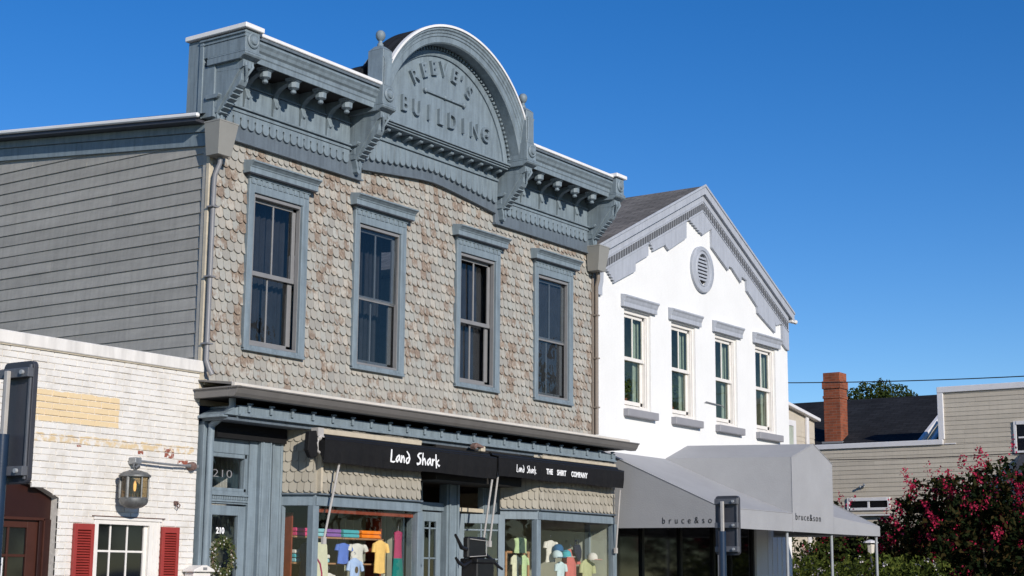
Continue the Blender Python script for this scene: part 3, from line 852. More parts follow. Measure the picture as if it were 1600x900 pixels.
# upper shopfront wall (between frieze and windows), the shade beneath put into dark boards
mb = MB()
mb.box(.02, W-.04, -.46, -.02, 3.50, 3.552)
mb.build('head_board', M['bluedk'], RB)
MB().box(.15, 1.40, -.165, -.02, 3.31, 3.499).build('painted_shade_board', M['black'], RB)  # black board added to stand for the gutter's cast shadow
mb = MB(); mb.box(1.50, 3.76, -.54, -.50, 3.44, 3.515); mb.box(6.85, 9.04, -.54, -.50, 3.44, 3.515); mb.build_each('awning_backboard', M['cream'], RB, bevel=.004, label='pale board above the awning', gap=0.02)
# wall at the door plane
YD = -.06
mb = MB()
mb.box(.02, .14, YD, .1, 0, 3.5)                                  # left jamb
mb.box(.82, .96, YD-.02, .1, 0, 3.5)
mb.box(.14, .82, YD, .05, 3.13, 3.5)
mb.box(.14, .82, YD, .08, 2.50, 2.66)
mb.build('door_surround', M['blue'], RB, bevel=.005)
mb = MB()
mb.box(.14, .82, YD-.03, YD, 2.60, 2.625); mb.box(.14, .82, YD-.02, YD, 2.525, 2.545)
for i in range(22): mb.box(.15+i*.0305, .165+i*.0305, YD-.015, YD, 2.555, 2.595)
mb.box(.16, .80, YD+.01, .03, 2.66, 2.70); mb.box(.16, .80, YD+.01, .03, 3.08, 3.13); mb.box(.14, .17, YD+.01, .03, 2.66, 3.13); mb.box(.76, .82, YD+.01, .03, 2.66, 3.13)
mb.build('transom_frame', M['blue'], RB, bevel=.003)
MB().box(.16, .77, 0, .004, 2.69, 3.09).build('transom_glass', M['glassshop'], RB)
tn = text_mb('210', .14, .006, 1.7, 1.0, -.002, 'CENTER'); tn.xform(lambda v: Vector((.42+v.x, -.006+v.y, 2.83+v.z))); tn.build_each('transom_digit', M['sashgr'], RB)
mb = MB()
mb.box(.14, .22, YD+.02, .02, .15, 2.48); mb.box(.70, .82, YD+.02, .02, .15, 2.48); mb.box(.22, .70, YD+.02, .02, 2.36, 2.48); mb.box(.22, .70, YD+.02, .02, .15, .95)
mb.box(.215, .235, YD+.01, .02, .95, 2.37); mb.box(.685, .705, YD+.01, .02, .95, 2.37)
door = mb.build('entry_door', M['blue'], RB, bevel=.005)
MB().box(.22, .70, -.012, -.008, .95, 2.37).build('door_glass', M['glassshop'], door)
tn = text_mb('210', .105, .004, .90, 1.0, .004, 'CENTER'); tn.xform(lambda v: Vector((.41+v.x, -.016+v.y, 2.135+v.z))); tn.build('door_number', M['lettering'], door)
MB().lathe([(.02,0),(.02,-.03),(.035,-.05),(.03,-.075),(.01,-.08)], (.755, YD+.02, 1.10), 12, 'y').build('door_knob', M['chrome'], door, smooth=True)
# vestibule behind the 210 door
mb = MB(); mb.box(.0, .05, .1, 1.6, .0, 3.4); mb.box(.05, 1.1, 1.55, 1.6, .0, 3.4); mb.box(.05, 1.1, .1, 1.6, 3.35, 3.4)
mb.build('vestibule_wall', M['brownint'], RB)
mb = MB()
for i in range(26): mb.box(.95, 1.0, .06+i*.055, .06+i*.055+.048, .1, 3.3)
mb.box(.965, 1.0, .06, 1.5, .1, 3.3)
mb.build('beadboard_panel', M['beadboard'], RB)
# pilaster group between door and bay
mb = MB()
mb.box(.96, 1.16, -.14, .1, 0, 3.5); mb.box(1.16, 1.40, -.10, .1, 0, 3.5); mb.box(.985, 1.005, -.155, -.13, 0, 3.5); mb.box(1.12, 1.14, -.155, -.13, 0, 3.5)
mb.box(1.20, 1.23, -.125, -.10, 0, 3.5); mb.box(1.36, 1.40, -.115, -.10, 0, 3.5)
mb.build('pilaster', M['blue'], RB, bevel=.005)
MB().box(1.402, 1.44, -.085, .0, 2.66, 3.5).build('skirt_trim', M['cream'], RB)

def bay(xl, xr, cl, cr, name_l, sk_top=3.5):
    """xl..xr front at y=-.40; cl/cr = (x, y) where the chamfered side meets the wall"""
    YF = -.50; root = None
    zt, zs, zb = 2.52, 2.66, .75
    corners = [cl, (xl, YF), (xr, YF), cr]
    mb = MB()
    def seg(mb, p, q, z0, z1, th=.05, a=0., b=0.):
        d = Vector((q[0]-p[0], q[1]-p[1])); L = d.length
        if L < .01: return
        d /= L; nn = Vector((d.y, -d.x))     # outward (towards -y for left->right)
        p2 = Vector(p)+d*a; q2 = Vector(q)-d*b
        c = [p2, q2, q2-nn*th, p2-nn*th]
        mb.add([(k.x, k.y, z0) for k in c]+[(k.x, k.y, z1) for k in c], [(0,3,2,1),(4,5,6,7),(0,1,5,4),(1,2,6,5),(2,3,7,6),(3,0,4,7)])
    for i in range(3):
        seg(mb, corners[i], corners[i+1], zt, zs, .08)
        seg(mb, corners[i], corners[i+1], .1, zb, .06)
        seg(mb, corners[i], corners[i+1], zt, zs-.03, -.02)
    for (px_, py_) in (corners[1], corners[2]):
        mb.box(px_-.05, px_+.06, YF-.012, YF+.09, .1, zt)
    for (px_, py_), s in ((corners[0], 1), (corners[3], -1)):
        mb.box(px_-.0 if s > 0 else px_-.06, px_+.06 if s > 0 else px_, py_-.03, py_+.07, .1, zt)
    root = mb.build('bay_window', M['blue'], RB, bevel=.004)
    mb = MB()
    for i in range(3): seg(mb, corners[i], corners[i+1], zs, zs+.02, -.05); seg(mb, corners[i], corners[i+1], zs, zs+.02, .06)
    mb.build('bay_ledge', M['bluedk'], root)
    mb = MB()
    for i in range(3):
        p, q = Vector(corners[i]), Vector(corners[i+1]); d = q-p; L = d.length
        if L < .05: continue
        d /= L; nn = Vector((d.y, -d.x))
        fish_rows(mb, 0.01, L-.01, zs+.03, sk_top, lambda u, z: True, w=.118 if i == 1 else .098, h=.132,
                  P=lambda u, dd, z, p=p, d=d, nn=nn: (p.x+d.x*u+nn.x*dd, p.y+d.y*u+nn.y*dd, z), jitter=.002, thick=.01)
        seg(mb, corners[i], corners[i+1], zs+.02, sk_top, .04)
    mb.build('shingle_skirt', M['skirt'], root, fixn=False)
    mb = MB()
    for i in range(3): 
        p, q = Vector(corners[i]), Vector(corners[i+1])
        if (q-p).length < .05: continue
        d = (q-p).normalized(); nn = Vector((d.y, -d.x)); a, b = p-nn*.035+d*.05, q-nn*.035-d*.05
        mb.add([(a.x, a.y, zb), (b.x, b.y, zb), (b.x, b.y, zt), (a.x, a.y, zt)], [(0,1,2,3)])
    mb.build('bay_glass', M['glassshop'], root, fixn=False)
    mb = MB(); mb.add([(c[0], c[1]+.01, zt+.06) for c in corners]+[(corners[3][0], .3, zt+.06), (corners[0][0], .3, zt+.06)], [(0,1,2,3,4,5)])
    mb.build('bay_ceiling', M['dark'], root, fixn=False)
    mb = MB(); mb.add([(c[0], c[1]+.01, zb) for c in corners]+[(corners[3][0], .3, zb), (corners[0][0], .3, zb)], [(0,1,2,3,4,5)])
    mb.build('display_floor', M['wood'], root, fixn=False)
    return root
b1 = bay(1.62, 3.79, (1.42, -.08), (4.20, -.06), '')
b2 = bay(6.77, 9.04, (6.36, -.06), (9.04, -.02), '')
MB().box(1.63, 1.67, -.57, -.45, 2.70, 3.42).build('corner_strip', M['cream'], RB)
mb = MB(); mb.box(1.68, 3.74, -.43, -.38, 2.44, 2.50); mb.build('inner_lintel', M['redwood'], RB, bevel=.004)
# recessed entry
mb = MB()
YR = .22
mb.box(4.26, 4.70, YR-.06, YR+.05, 0, 3.5)
mb.box(5.24, 5.56, YR-.10, YR+.05, 0, 3.5); mb.box(5.28, 5.31, YR-.13, YR-.09, 0, 3.5); mb.box(5.48, 5.51, YR-.13, YR-.09, 0, 3.5)
mb.box(4.70, 5.24, YR-.04, YR+.05, 2.60, 2.72); mb.box(6.22, 6.45, YR-.06, YR+.05, 0, 3.5)
mb.box(4.70, 6.45, YR-.04, YR+.05, 3.05, 3.5)
for i in range(5): mb.box(6.24+i*.04, 6.262+i*.04, YR-.08, YR-.06, 2.6, 3.5)
for i in range(8): mb.box(4.32+i*.045, 4.342+i*.045, YR-.08, YR-.06, 2.72, 3.5)
mb.build('entry_surround', M['blue'], RB, bevel=.004)
MB().box(5.56, 6.22, YR-.07, YR+.02, 2.61, 2.67).build('entry_transom_sill', M['cream'], RB, bevel=.004)
mb = MB(); mb.add([(4.20,-.06,0),(4.20,-.06,3.5),(4.26,YR,3.5),(4.26,YR,0)], [(0,1,2,3)]); mb.box(6.40,6.42,-.05,YR,0,3.5)
mb.build_each('entry_side_wall', M['blue'], RB, fixn=False, gap=0.02)
mb = MB(); mb.box(4.20, 6.36, -.46, YR+.05, 3.0, 3.50); mb.build('entry_shade_ceiling', M['dark'], RB)  # ceiling lowered and darkened to carry the shade behind the awnings
def shop_door(x0, x1, y, rz, panes):
    w = x1-x0; mb = MB()
    mb.box(0, .11, 0, .045, .15, 2.58); mb.box(w-.11, w, 0, .045, .15, 2.58); mb.box(.11, w-.11, 0, .045, 2.44, 2.58); mb.box(.11, w-.11, 0, .045, .15, .80)
    if panes:
        mb.box(w*.5-.012, w*.5+.012, .01, .035, .8, 2.44)
        for z in (1.35, 1.9, 2.34): mb.box(.11, w-.11, .01, .035, z-.012, z+.012)
    o = mb.build('shop_door', M['blue'], RB, bevel=.004); o.location = (x0, y, 0); o.rotation_euler = (0,0,rz)
    MB().box(.11, w-.11, .02, .024, .8, 2.44).build('door_glass', M['glass'], o)
    MB().tube([(w-.06,-.02,1.0),(w-.06,-.06,1.02),(w-.06,-.06,1.28),(w-.06,-.02,1.30)], .012, 8).build('pull_handle', M['blackm'], o, smooth=True)
    return o
shop_door(4.72, 5.23, YR, 0, True)
d2 = shop_door(5.62, 6.40, YR-.02, R(-32), True)
# shop interior
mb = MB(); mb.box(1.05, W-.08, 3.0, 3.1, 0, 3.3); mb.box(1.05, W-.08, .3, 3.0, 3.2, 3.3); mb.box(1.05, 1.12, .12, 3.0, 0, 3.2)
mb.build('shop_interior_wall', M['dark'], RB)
mb = MB(); mb.box(W-.14, W-.09, -.40, 3.0, .1, 3.1); mb.build('shop_interior_wall', M['paleint'], RB, label='pale green end wall inside the right bay')
mb = MB(); mb.box(4.02, 4.06, -.02, 1.4, .1, 2.55)
for i in range(9): mb.box(4.005, 4.02, .0+i*.15, .10+i*.15, .1, 2.5)
mb.build('shop_partition', M['paleint'], RB, label='pale slatted partition inside the left bay')
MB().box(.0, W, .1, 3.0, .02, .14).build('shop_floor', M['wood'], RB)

# =================================================================== AWNINGS
def stroke_text(mb, strokes, x, z, s, th, y, xs=1.0):
    """brush lettering: each stroke is a list of (x, z, width) in letter units, drawn as a tapered ribbon with thickness"""
    k = 0
    for st in strokes:
        for i in range(len(st)-1):
            a, b = Vector((st[i][0]*xs, st[i][1])), Vector((st[i+1][0]*xs, st[i+1][1])); d = (b-a)
            if d.length < 1e-5: continue
            d.normalize(); n = Vector((-d.y, d.x)); wa, wb = st[i][2]*th, st[i+1][2]*th
            q = [a-d*wa*.3-n*wa, b+d*wb*.3-n*wb, b+d*wb*.3+n*wb, a-d*wa*.3+n*wa]
            yy = y-.0004*(k % 9); k += 1
            mb.prism([(x+v.x*s, z+v.y*s) for v in q], 'y', yy, yy+.004)
BR = {   # (strokes, advance)
 'L': ([[(.05,1.0,.9),(.03,.5,1.1),(.0,.03,1)],[(-.02,.03,.8),(.2,.0,.9),(.32,.07,.5)]], .36),
 'a': ([[(.28,.62,.7),(.12,.45,.9),(.03,.18,1),(.12,.03,.9),(.24,.28,.7),(.30,.58,.6)],[(.30,.55,.8),(.29,.25,1),(.38,.02,.7)]], .42),
 'n': ([[(.04,.60,.8),(.03,.3,1),(.02,.02,.9)],[(.04,.25,.5),(.16,.58,.8),(.22,.4,1),(.24,.02,.8)]], .34),
 'd': ([[(.10,.98,.7),(.26,.72,1),(.32,.4,1.1),(.24,.08,1),(.10,.0,.9),(.03,.18,.9),(.10,.4,.8),(.26,.5,.6)]], .46),
 'S': ([[(.38,.96,.6),(.20,.92,.9),(.08,.72,1.1),(.20,.55,1),(.32,.38,1.1),(.26,.12,1.1),(.06,.0,1.1),(.02,.12,.7)]], .44),
 'h': ([[(.06,1.0,.8),(.04,.5,1),(.03,.0,.9)],[(.05,.3,.5),(.18,.56,.8),(.24,.3,1),(.27,.0,.7)]], .36),
 'r': ([[(.04,.58,.8),(.05,.3,1),(.04,.02,.8)],[(.05,.3,.6),(.16,.55,.9),(.22,.48,.6)]], .26),
 'k': ([[(.06,.98,1),(.08,.4,1),(.12,-.16,.8)],[(.30,.55,.8),(.12,.30,.8),(.22,.14,.9),(.32,.02,.9),(.38,.12,.5)]], .40),
 ' ': ([], .42)}
def brush(txt, x, z, s, y, xs=1.0, th=.055):
    mb = MB(); cx = x
    for ch in txt:
        st, adv = BR[ch]; stroke_text(mb, st, cx, z, s, th, y, xs); cx += adv*s*xs
    return mb
def awning(x0, x1, ztop, zbot, label, arms, yf=-.71):
    t = thing('shop_awning', label, 'awning', ((x0+x1)/2, 0, ztop), group='black retractable awnings over the shop front'); cx, cz = (x0+x1)/2, ztop
    mb = MB(); X0, X1 = x0-cx, x1-cx; H = ztop-zbot
    n = 18      # folded canopy cloth running back to the roller
    v = []
    for i in range(n+1):
        x = X0+(X1-X0)*i/n; sg = .006*math.sin(i*1.3)
        v += [(x, yf, -.01), (x, -.52, .055+sg), (x, -.52, .04+sg), (x, yf, -.03)]
    f = []
    for i in range(n):
        for j in range(4): f.append((4*i+j, 4*i+4+j, 4*i+4+(j+1) % 4, 4*i+(j+1) % 4))
    f += [(0,1,2,3), (4*n, 4*n+1, 4*n+2, 4*n+3)]
    mb.add(v, f)
    mb.build('canopy_cloth', M['black'], t)
    mb = MB(); v = []; n = 60
    for i in range(n+1):
        x = X0+(X1-X0)*i/n
        wv = .012*math.sin(i*.45+x0)+.006*math.sin(i*1.7)
        v += [(x, yf-.012, .0), (x, yf-.016+wv*.5, -H*.5), (x, yf-.006+wv, -H+.006*math.sin(i*.21)), (x, yf+.002+wv, -H+.006*math.sin(i*.21)), (x, yf-.004, 0)]
    f = []
    for i in range(n):
        for j in range(5): f.append((5*i+j, 5*i+5+j, 5*i+5+(j+1) % 5, 5*i+(j+1) % 5))
    f += [(0,1,2,3,4), (5*n, 5*n+1, 5*n+2, 5*n+3, 5*n+4)]
    mb.add(v, f); 
    for xe in (X0, X1):
        mb.add([(xe, yf, 0), (xe, -.52, .05), (xe, -.52, -.02), (xe, yf+.01, -H+.02)], [(0,1,2,3)])
    mb.build('valance', M['black'], t, smooth=False)
    MB().tube([(X0, -.56, .025), (X1, -.56, .025)], .045, 12).build('roller_tube', M['blackm'], t, smooth=True)
    MB().tube([(X0, yf, -.015), (X1, yf, -.015)], .016, 8).build('front_bar', M['blackm'], t, smooth=True)
    for (xa, za, xb, yb, zb) in arms:
        a = MB(); a.tube([(xa-cx, yf+.01 if za > 0 else yf, za-cz), (xb-cx, yb, zb-cz)], .016, 8)
        a.box(xb-cx-.03, xb-cx+.03, yb-.02, yb+.02, zb-cz-.05, zb-cz+.04)
        a.build('awning_arm', M['arm'], t, smooth=False)
    return t
a1 = awning(1.52, 5.33, 3.38, 3.065, 'longer black awning lettered Land Shark over the left shop window', [(1.90,3.33,1.73,-.56,2.08),(5.25,3.05,5.22,-.57,2.12)])
t = brush('Land Shark', 2.84-3.425, -.225, .165, -.742, 1.70, .078); t.build_each('white_lettering', M['lettering'], a1, gap=.03)
a2 = awning(5.38, 9.0, 3.40, 3.11, 'shorter black awning lettered THE SHIRT COMPANY over the right shop window', [(5.45,3.38,5.38,-.57,2.12),(8.90,3.08,8.99,-.56,2.09)])
t = brush('Land Shark', 5.83-7.19, -.205, .112, -.742, 1.20, .055); 
for word, xx in (('THE', 6.63), ('SHIRT', 6.93), ('COMPANY', 7.34)):
    w_ = text_mb(word, .115, .004, .82, 1.05, .004); w_.xform(lambda v: Vector((xx-7.19+v.x, -.742+v.y, -.190+v.z))); t.add(w_.v, w_.f)
t.build_each('white_lettering', M['lettering'], a2, gap=.022)
# crank bracket hanging at the left awning's end
t = thing('awning_crank', 'small pale crank gear bracket at the left end of the black awnings', 'crank', (1.50, -.60, 3.37))
mb = MB(); mb.box(-.05, .06, -.06, .06, .03, .14); mb.lathe([(.03,-.06),(.05,-.03),(.05,.03),(.03,.06)], (.03,-.02,.02), 10, 'x'); mb.tube([(.0,-.03,.02),(-.04,-.04,-.06),(-.02,-.03,-.16),(.03,-.03,-.18)], .018, 8)
mb.build('gear_box', M['arm'], t, smooth=True)
mb = MB(); mb.prism([(-.20,.08),(-.06,.10),(-.02,-.08),(-.04,-.24),(-.15,-.26),(-.22,-.16)], 'y', -.05, .03); mb.build('black_end_slab', M['black'], t, bevel=.01)  # flat black slab at the awning's left end
t = thing('floodlight', 'small rust-capped flood lamp on the ledge above the gap of the two black awnings', 'lamp', (4.95, -.60, 3.50))
MB().prism([(-.09,.02),(-.03,.07),(.06,.05),(.14,.03),(.14,.0),(.0,.01),(-.07,-.03)], 'y', -.06, .03).build('lamp_hood', M['rusty'], t, bevel=.006)
MB().box(.10, .20, -.05, .02, -.05, .03).build('lamp_body', M['cream'], t, bevel=.01)

# =================================================================== WREATH
t = thing('wreath', 'green leafy wreath with pale berries hanging on the 210 door', 'wreath', (.43, -.05, 1.84))
mb = MB(); rnd = random.Random(3)
for i in range(520):
    a = rnd.uniform(0, 2*PI); r = .17+rnd.gauss(0,.033); p = Vector((r*math.cos(a), rnd.gauss(0,.02)-.01, r*1.15*math.sin(a)))
    leafd = Vector((rnd.gauss(0,1), rnd.gauss(0,.5), rnd.gauss(0,1))).normalized(); s = rnd.uniform(.018, .034)
    b_ = leafd.cross(Vector((rnd.gauss(0,.4), 1, rnd.gauss(0,.4)))).normalized()
    mb.add([p-leafd*s, p+b_*s*.45, p+leafd*s, p-b_*s*.45], [(0,1,2,3)])
mb.build('wreath_leaves', M['leafwreath'], t, fixn=False)
mb = MB()
for i in range(20):
    a = rnd.uniform(0, 2*PI); r = .17+rnd.gauss(0,.03); mb.lathe([(.003,-.01),(.010,0),(.003,.01)], (r*math.cos(a), -.035-rnd.random()*.02, r*1.15*math.sin(a)), 6)
mb.build('berries', M['wreathberry'], t)
MB().tube([(.17*math.cos(k*PI/10), 0, .195*math.sin(k*PI/10)) for k in range(21)], .018, 8, caps=False).build('wreath_ring', M['bark'], t)

# =================================================================== SHOP GOODS
def cloth(name, rgb): M[name] = flat(name+'_cloth', rgb, .85); return M[name]
for n_, c_ in dict(pink=(.62,.05,.16), aqua=(.22,.48,.52), purple=(.22,.10,.33), teal=(.06,.36,.40), orange=(.85,.22,.01), yellow=(.80,.52,.16), sky=(.36,.48,.68), blue=(.09,.17,.50), white=(.62,.60,.52), cream=(.60,.60,.42), magenta=(.34,.03,.10), tealdress=(.0,.16,.14), salmon=(.52,.14,.12), olive=(.40,.42,.22), mint=(.42,.55,.28), hatblue=(.02,.11,.24), pale=(.50,.62,.62), brown=(.09,.06,.03), navyc=(.01,.012,.035), coral=(.6,.3,.25)).items(): cloth('c_'+n_, c_)
def shelf_unit(x, y, x1, zs, label):
    t = thing('display_shelf', label, 'shelf', (x, y, 0))
    for z in zs: MB().box(0, x1-x, 0, .32, z-.022, z).build('shelf_board', M['wood'], t, bevel=.003)
    for xx in (0, x1-x): MB().box(xx-.012, xx+.012, .05, .32, .14, zs[0]+.30).build('shelf_post', M['redwood'], t)
    return t
shelf_unit(1.66, -.12, 3.48, (2.14, 1.80, 1.42), 'wooden display shelves of folded shirts inside the left shop window')
def folded(x, y, z, w, cols, label):
    t = thing('folded_shirts', label, 'folded shirts', (x, y, z), group='folded shirt stacks on the window shelves'); h = 0
    for i, c in enumerate(cols):
        hh = .055; mb = MB(); n = 6
        pr = [(0.0, h+.004), (.0, h+hh-.012), (.02, h+hh-.002), (.26, h+hh-.004), (.28, h+.01), (.27, h+.003)]
        mb.prism(pr, 'x', random.uniform(0,.01), w-random.uniform(0,.012)); mb.build('folded_shirt', M[c], t, bevel=.008); h += hh
folded(1.70, -.11, 2.14, .28, ['c_pink','c_pink'], 'stack of hot pink folded shirts on the top shelf')
folded(2.02, -.11, 2.14, .26, ['c_aqua','c_aqua'], 'stack of pale aqua folded shirts on the top shelf')
folded(2.30, -.11, 2.14, .30, ['c_purple','c_purple'], 'stack of purple folded shirts on the top shelf')
folded(2.64, -.11, 2.14, .34, ['c_teal','c_teal'], 'stack of turquoise folded shirts on the top shelf')
folded(3.02, -.11, 2.14, .42, ['c_orange','c_orange'], 'stack of bright orange folded shirts on the top shelf')
folded(2.16, -.11, 1.80, .22, ['c_aqua','c_white'], 'low stack of aqua and cream folded shirts on the second shelf')
folded(1.69, -.11, 1.80, .24, ['c_aqua','c_teal','c_white'], 'mixed stack of folded shirts at the left end of the second shelf')
def tshirt(x, y, z, w, h, mat, label, sleeve=.24, group=None, yaw=0, print_=None, hanger=True, long_=False):
    """hanging shirt: one closed, slightly wavy garment surface with neck, sleeves and hem"""
    t = thing('hanging_shirt', label, 'shirt', (x, y, z), yaw, group)
    sd_ = random.Random(int(x*100)); ph = sd_.random()*6
    prof = [(.02,.12),(0,.20),(-.03,.34),(-.07,.46),(-.12,.48),(-.22,.44),(-.38,.41),(-.55,.40),(-.72,.42),(-.88,.44),(-1.0,.46)]
    n = 28; vs = []
    for i, (t_, hw_) in enumerate(prof):
        for k in range(n):
            a = 2*PI*k/n; fold = 1+min(1, -t_ if t_ < 0 else 0)*.22*math.sin(a*6+ph+t_*2.5)+min(1, -t_ if t_ < 0 else 0)*.10*math.sin(a*11+ph*2)
            vs.append((hw_*w*math.cos(a)+.012*w*math.sin(t_*7+ph), .15*w*math.sin(a)*fold*(.5+min(.5, -t_*2 if t_ < 0 else 0)), t_*h+.015*h*math.sin(a*3+ph)*(1 if t_ < -.9 else 0)))
    fs = [(i*n+k, i*n+(k+1) % n, (i+1)*n+(k+1) % n, (i+1)*n+k) for i in range(len(prof)-1) for k in range(n)]
    MB().add(vs, fs).build('shirt_body', M[mat], t, smooth=True, fixn=False)
    for sx in (-1, 1):
        if sleeve > .06:
            MB().tube([(sx*w*.40,0,-.10*h),(sx*w*.50,-.005,-.13*h),(sx*w*(.5+sleeve*.5),-.01,-.24*h),(sx*w*(.5+sleeve*.85),-.01,-.36*h)], [.085*w,.12*w,.12*w,.125*w], 12).build('sleeve', M[mat], t, smooth=True)
    if hanger: MB().tube([(0,0,.05),(.018,0,.07),(0,0,.09),(-.015,0,.07)], .004, 6).build('hanger_hook', M['chrome'], t)
    if print_: print_(t, w, h)
    return t
def pr_turtle(t, w, h):
    MB().lathe([(.001,-.038),(.042,-.041),(.001,-.046)], (0, -.0, -.33*h), 10, 'y', (.8,1.1)).build('shirt_print', M['c_brown'], t)
tshirt(3.28, -.22, 2.11, .26, .44, 'c_yellow', 'yellow v-neck top hanging in the left shop window', .10)
tshirt(2.68, -.28, 1.86, .23, .45, 'c_sky', 'pale blue child shirt with a dark animal print hanging low in the left window', .18, print_=pr_turtle)
tshirt(2.58, -.16, 2.06, .25, .27, 'c_blue', 'small blue shirt hanging under the top shelf', .12)
tshirt(2.86, -.16, 2.06, .30, .27, 'c_white', 'cream shirt hanging under the top shelf beside the blue one', .12)
tshirt(2.3, -.16, 1.66, .2, .3, 'c_white', 'white baby shirt hanging under the second shelf', .1)
# surfboard
t = thing('surfboard', 'pale cream surfboard with a red curved stripe standing in the left window corner', 'surfboard', (2.03, -.24, .76), R(4))
pts = [(-.15,.0),(-.175,.45),(-.175,.95),(-.15,1.25),(-.10,1.335),(-.07,1.30),(.02,1.30),(.08,1.34),(.13,1.27),(.165,.95),(.17,.45),(.15,0)]
MB().prism(pts, 'y', -.02, .02).build('board_body', M['c_cream'], t, bevel=.015)
mb = MB(); mb.tube([(-.16,-.026,1.07),(-.09,-.026,1.08),(-.03,-.026,1.02),(.01,-.026,.90),(.02,-.026,.5)], .012, 6); mb.tube([(-.16,-.026,.85),(-.05,-.026,.83)], .009, 6); mb.build('red_stripe', M['c_magenta'], t, smooth=True)
t = thing('garment_form', 'black dress form by the left edge of the left shop window', 'dress form', (1.78, -.24, .76))
MB().lathe([(.09,0),(.12,.2),(.14,.55),(.13,.85),(.10,1.05),(.13,1.20),(.11,1.27),(.03,1.30)], (0,0,0), 14, scale=(1,.7)).build('form_body', M['c_navyc'], t, smooth=True)
def dress(x, y, z, w, h, mat, label, lower=None):
    t = thing('hanging_dress', label, 'dress', (x, y, z))
    mb = MB(); n = 20; prof = [(0,.05),(-.03,.42),(-.2,.36),(-.45,.40),(-.8,.55),(-1,.6)]
    vs = []
    for (dz, r) in prof:
        for k in range(n):
            a = 2*PI*k/n; rr = r*w*(1+.10*math.sin(5*a+dz*3)*(-dz)); vs.append((rr*math.cos(a), rr*.45*math.sin(a), dz*h))
    fs = [(i*n+k, i*n+(k+1) % n, (i+1)*n+(k+1) % n, (i+1)*n+k) for i in range(len(prof)-1) for k in range(n)]
    mb.add(vs, fs); mb.build('dress_body', M[mat], t, smooth=True)
    if lower:
        m2 = MB(); m2.add([(v[0]*1.06, v[1]*1.1, v[2]) for v in vs[3*n:]], [(i*n+k, i*n+(k+1) % n, (i+1)*n+(k+1) % n, (i+1)*n+k) for i in range(2) for k in range(n)]); m2.build('skirt_layer', M[lower], t, smooth=True)
    MB().tube([(0,0,-.02*h),(0,0,.06),(.02,0,.08),(.0,0,.1)], .004, 6).build('hanger_hook', M['chrome'], t)
    return t
dress(3.62, -.26, 2.26, .20, .85, 'c_magenta', 'crimson dress with a teal skirt hanging at the right edge of the left window', 'c_tealdress')
dress(3.48, -.02, 2.2, .14, .9, 'c_brown', 'narrow brown dress on a form beside the slatted partition')
# right bay
tshirt(6.98, -.02, 2.25, .36, .24, 'c_mint', 'mint green shirt laid over the rack in the right bay', .05, hanger=False)
tshirt(6.90, .02, 1.98, .20, .42, 'c_cream', 'cream shirt hanging on the rack below the mint shirt', .10)
tshirt(7.14, .02, 1.98, .18, .42, 'c_mint', 'light green shirt hanging at the right of the rack in the right bay', .10)
t = thing('clothes_rack', 'wooden clothes rack standing in the right bay window', 'rack', (6.70, .06, .14))
for a, b in (((0,0,0),(0,0,1.88)), ((.62,0,0),(.62,0,1.88)), ((0,0,1.88),(.64,0,1.88)), ((.5,0,0),(.5,0,1.86))): MB().tube([a, b], .022, 8).build('rack_post', M['wood'], t, smooth=True)
tshirt(8.22, -.16, 2.08, .36, .62, 'c_salmon', 'salmon red hooded sweatshirt in the right shop window', .10)
tshirt(8.72, -.16, 1.93, .34, .60, 'c_olive', 'sage green shirt under the white cap in the right shop window', .10)
tshirt(7.72, -.10, 2.22, .30, .34, 'c_white', 'white cardigan hanging behind the caps in the right window', .12)
tshirt(7.83, -.22, 1.88, .26, .40, 'c_pale', 'pale blue shirt hanging below the caps in the right window', .08)
def cap(x, y, z, mat, mat2, label, yaw=0):
    t = thing('baseball_cap', label, 'cap', (x, y, z), yaw, 'caps in the right shop window')
    MB().lathe([(.085,0),(.09,.03),(.082,.07),(.055,.105),(.012,.118)], (0,0,0), 14).build('crown', M[mat], t, smooth=True)
    MB().prism([(-.07,-.04),(-.075,-.10),(-.05,-.15),(0,-.165),(.05,-.15),(.075,-.10),(.07,-.04)], 'z', .0, .010).build('visor', M[mat2], t, bevel=.003)
cap(7.73, -.24, 2.05, 'c_hatblue', 'c_hatblue', 'navy blue cap at the top of the cap display')
cap(7.66, -.27, 1.95, 'c_pale', 'c_hatblue', 'pale cap with a dark brim below the navy cap')
cap(7.92, -.27, 1.96, 'c_teal', 'c_white', 'turquoise and white cap right of the pale cap')
cap(8.74, -.26, 1.93, 'c_white', 'c_coral', 'white cap with a pink brim resting on the sage green shirt', R(20))
t = thing('black_bag', 'black bag hanging over the salmon sweatshirt in the right window', 'bag', (8.27, -.25, 2.12))
MB().prism([(-.10,.03),(.06,.06),(.11,-.05),(.10,-.16),(.04,-.24),(-.02,-.17),(-.08,-.09)], 'y', -.04, .03).build('bag_body', M['c_navyc'], t, bevel=.02)
MB().tube([(-.06,0,.03),(-.03,0,.12),(.05,0,.12),(.07,0,.03)], .008, 6).build('bag_strap', M['c_navyc'], t)

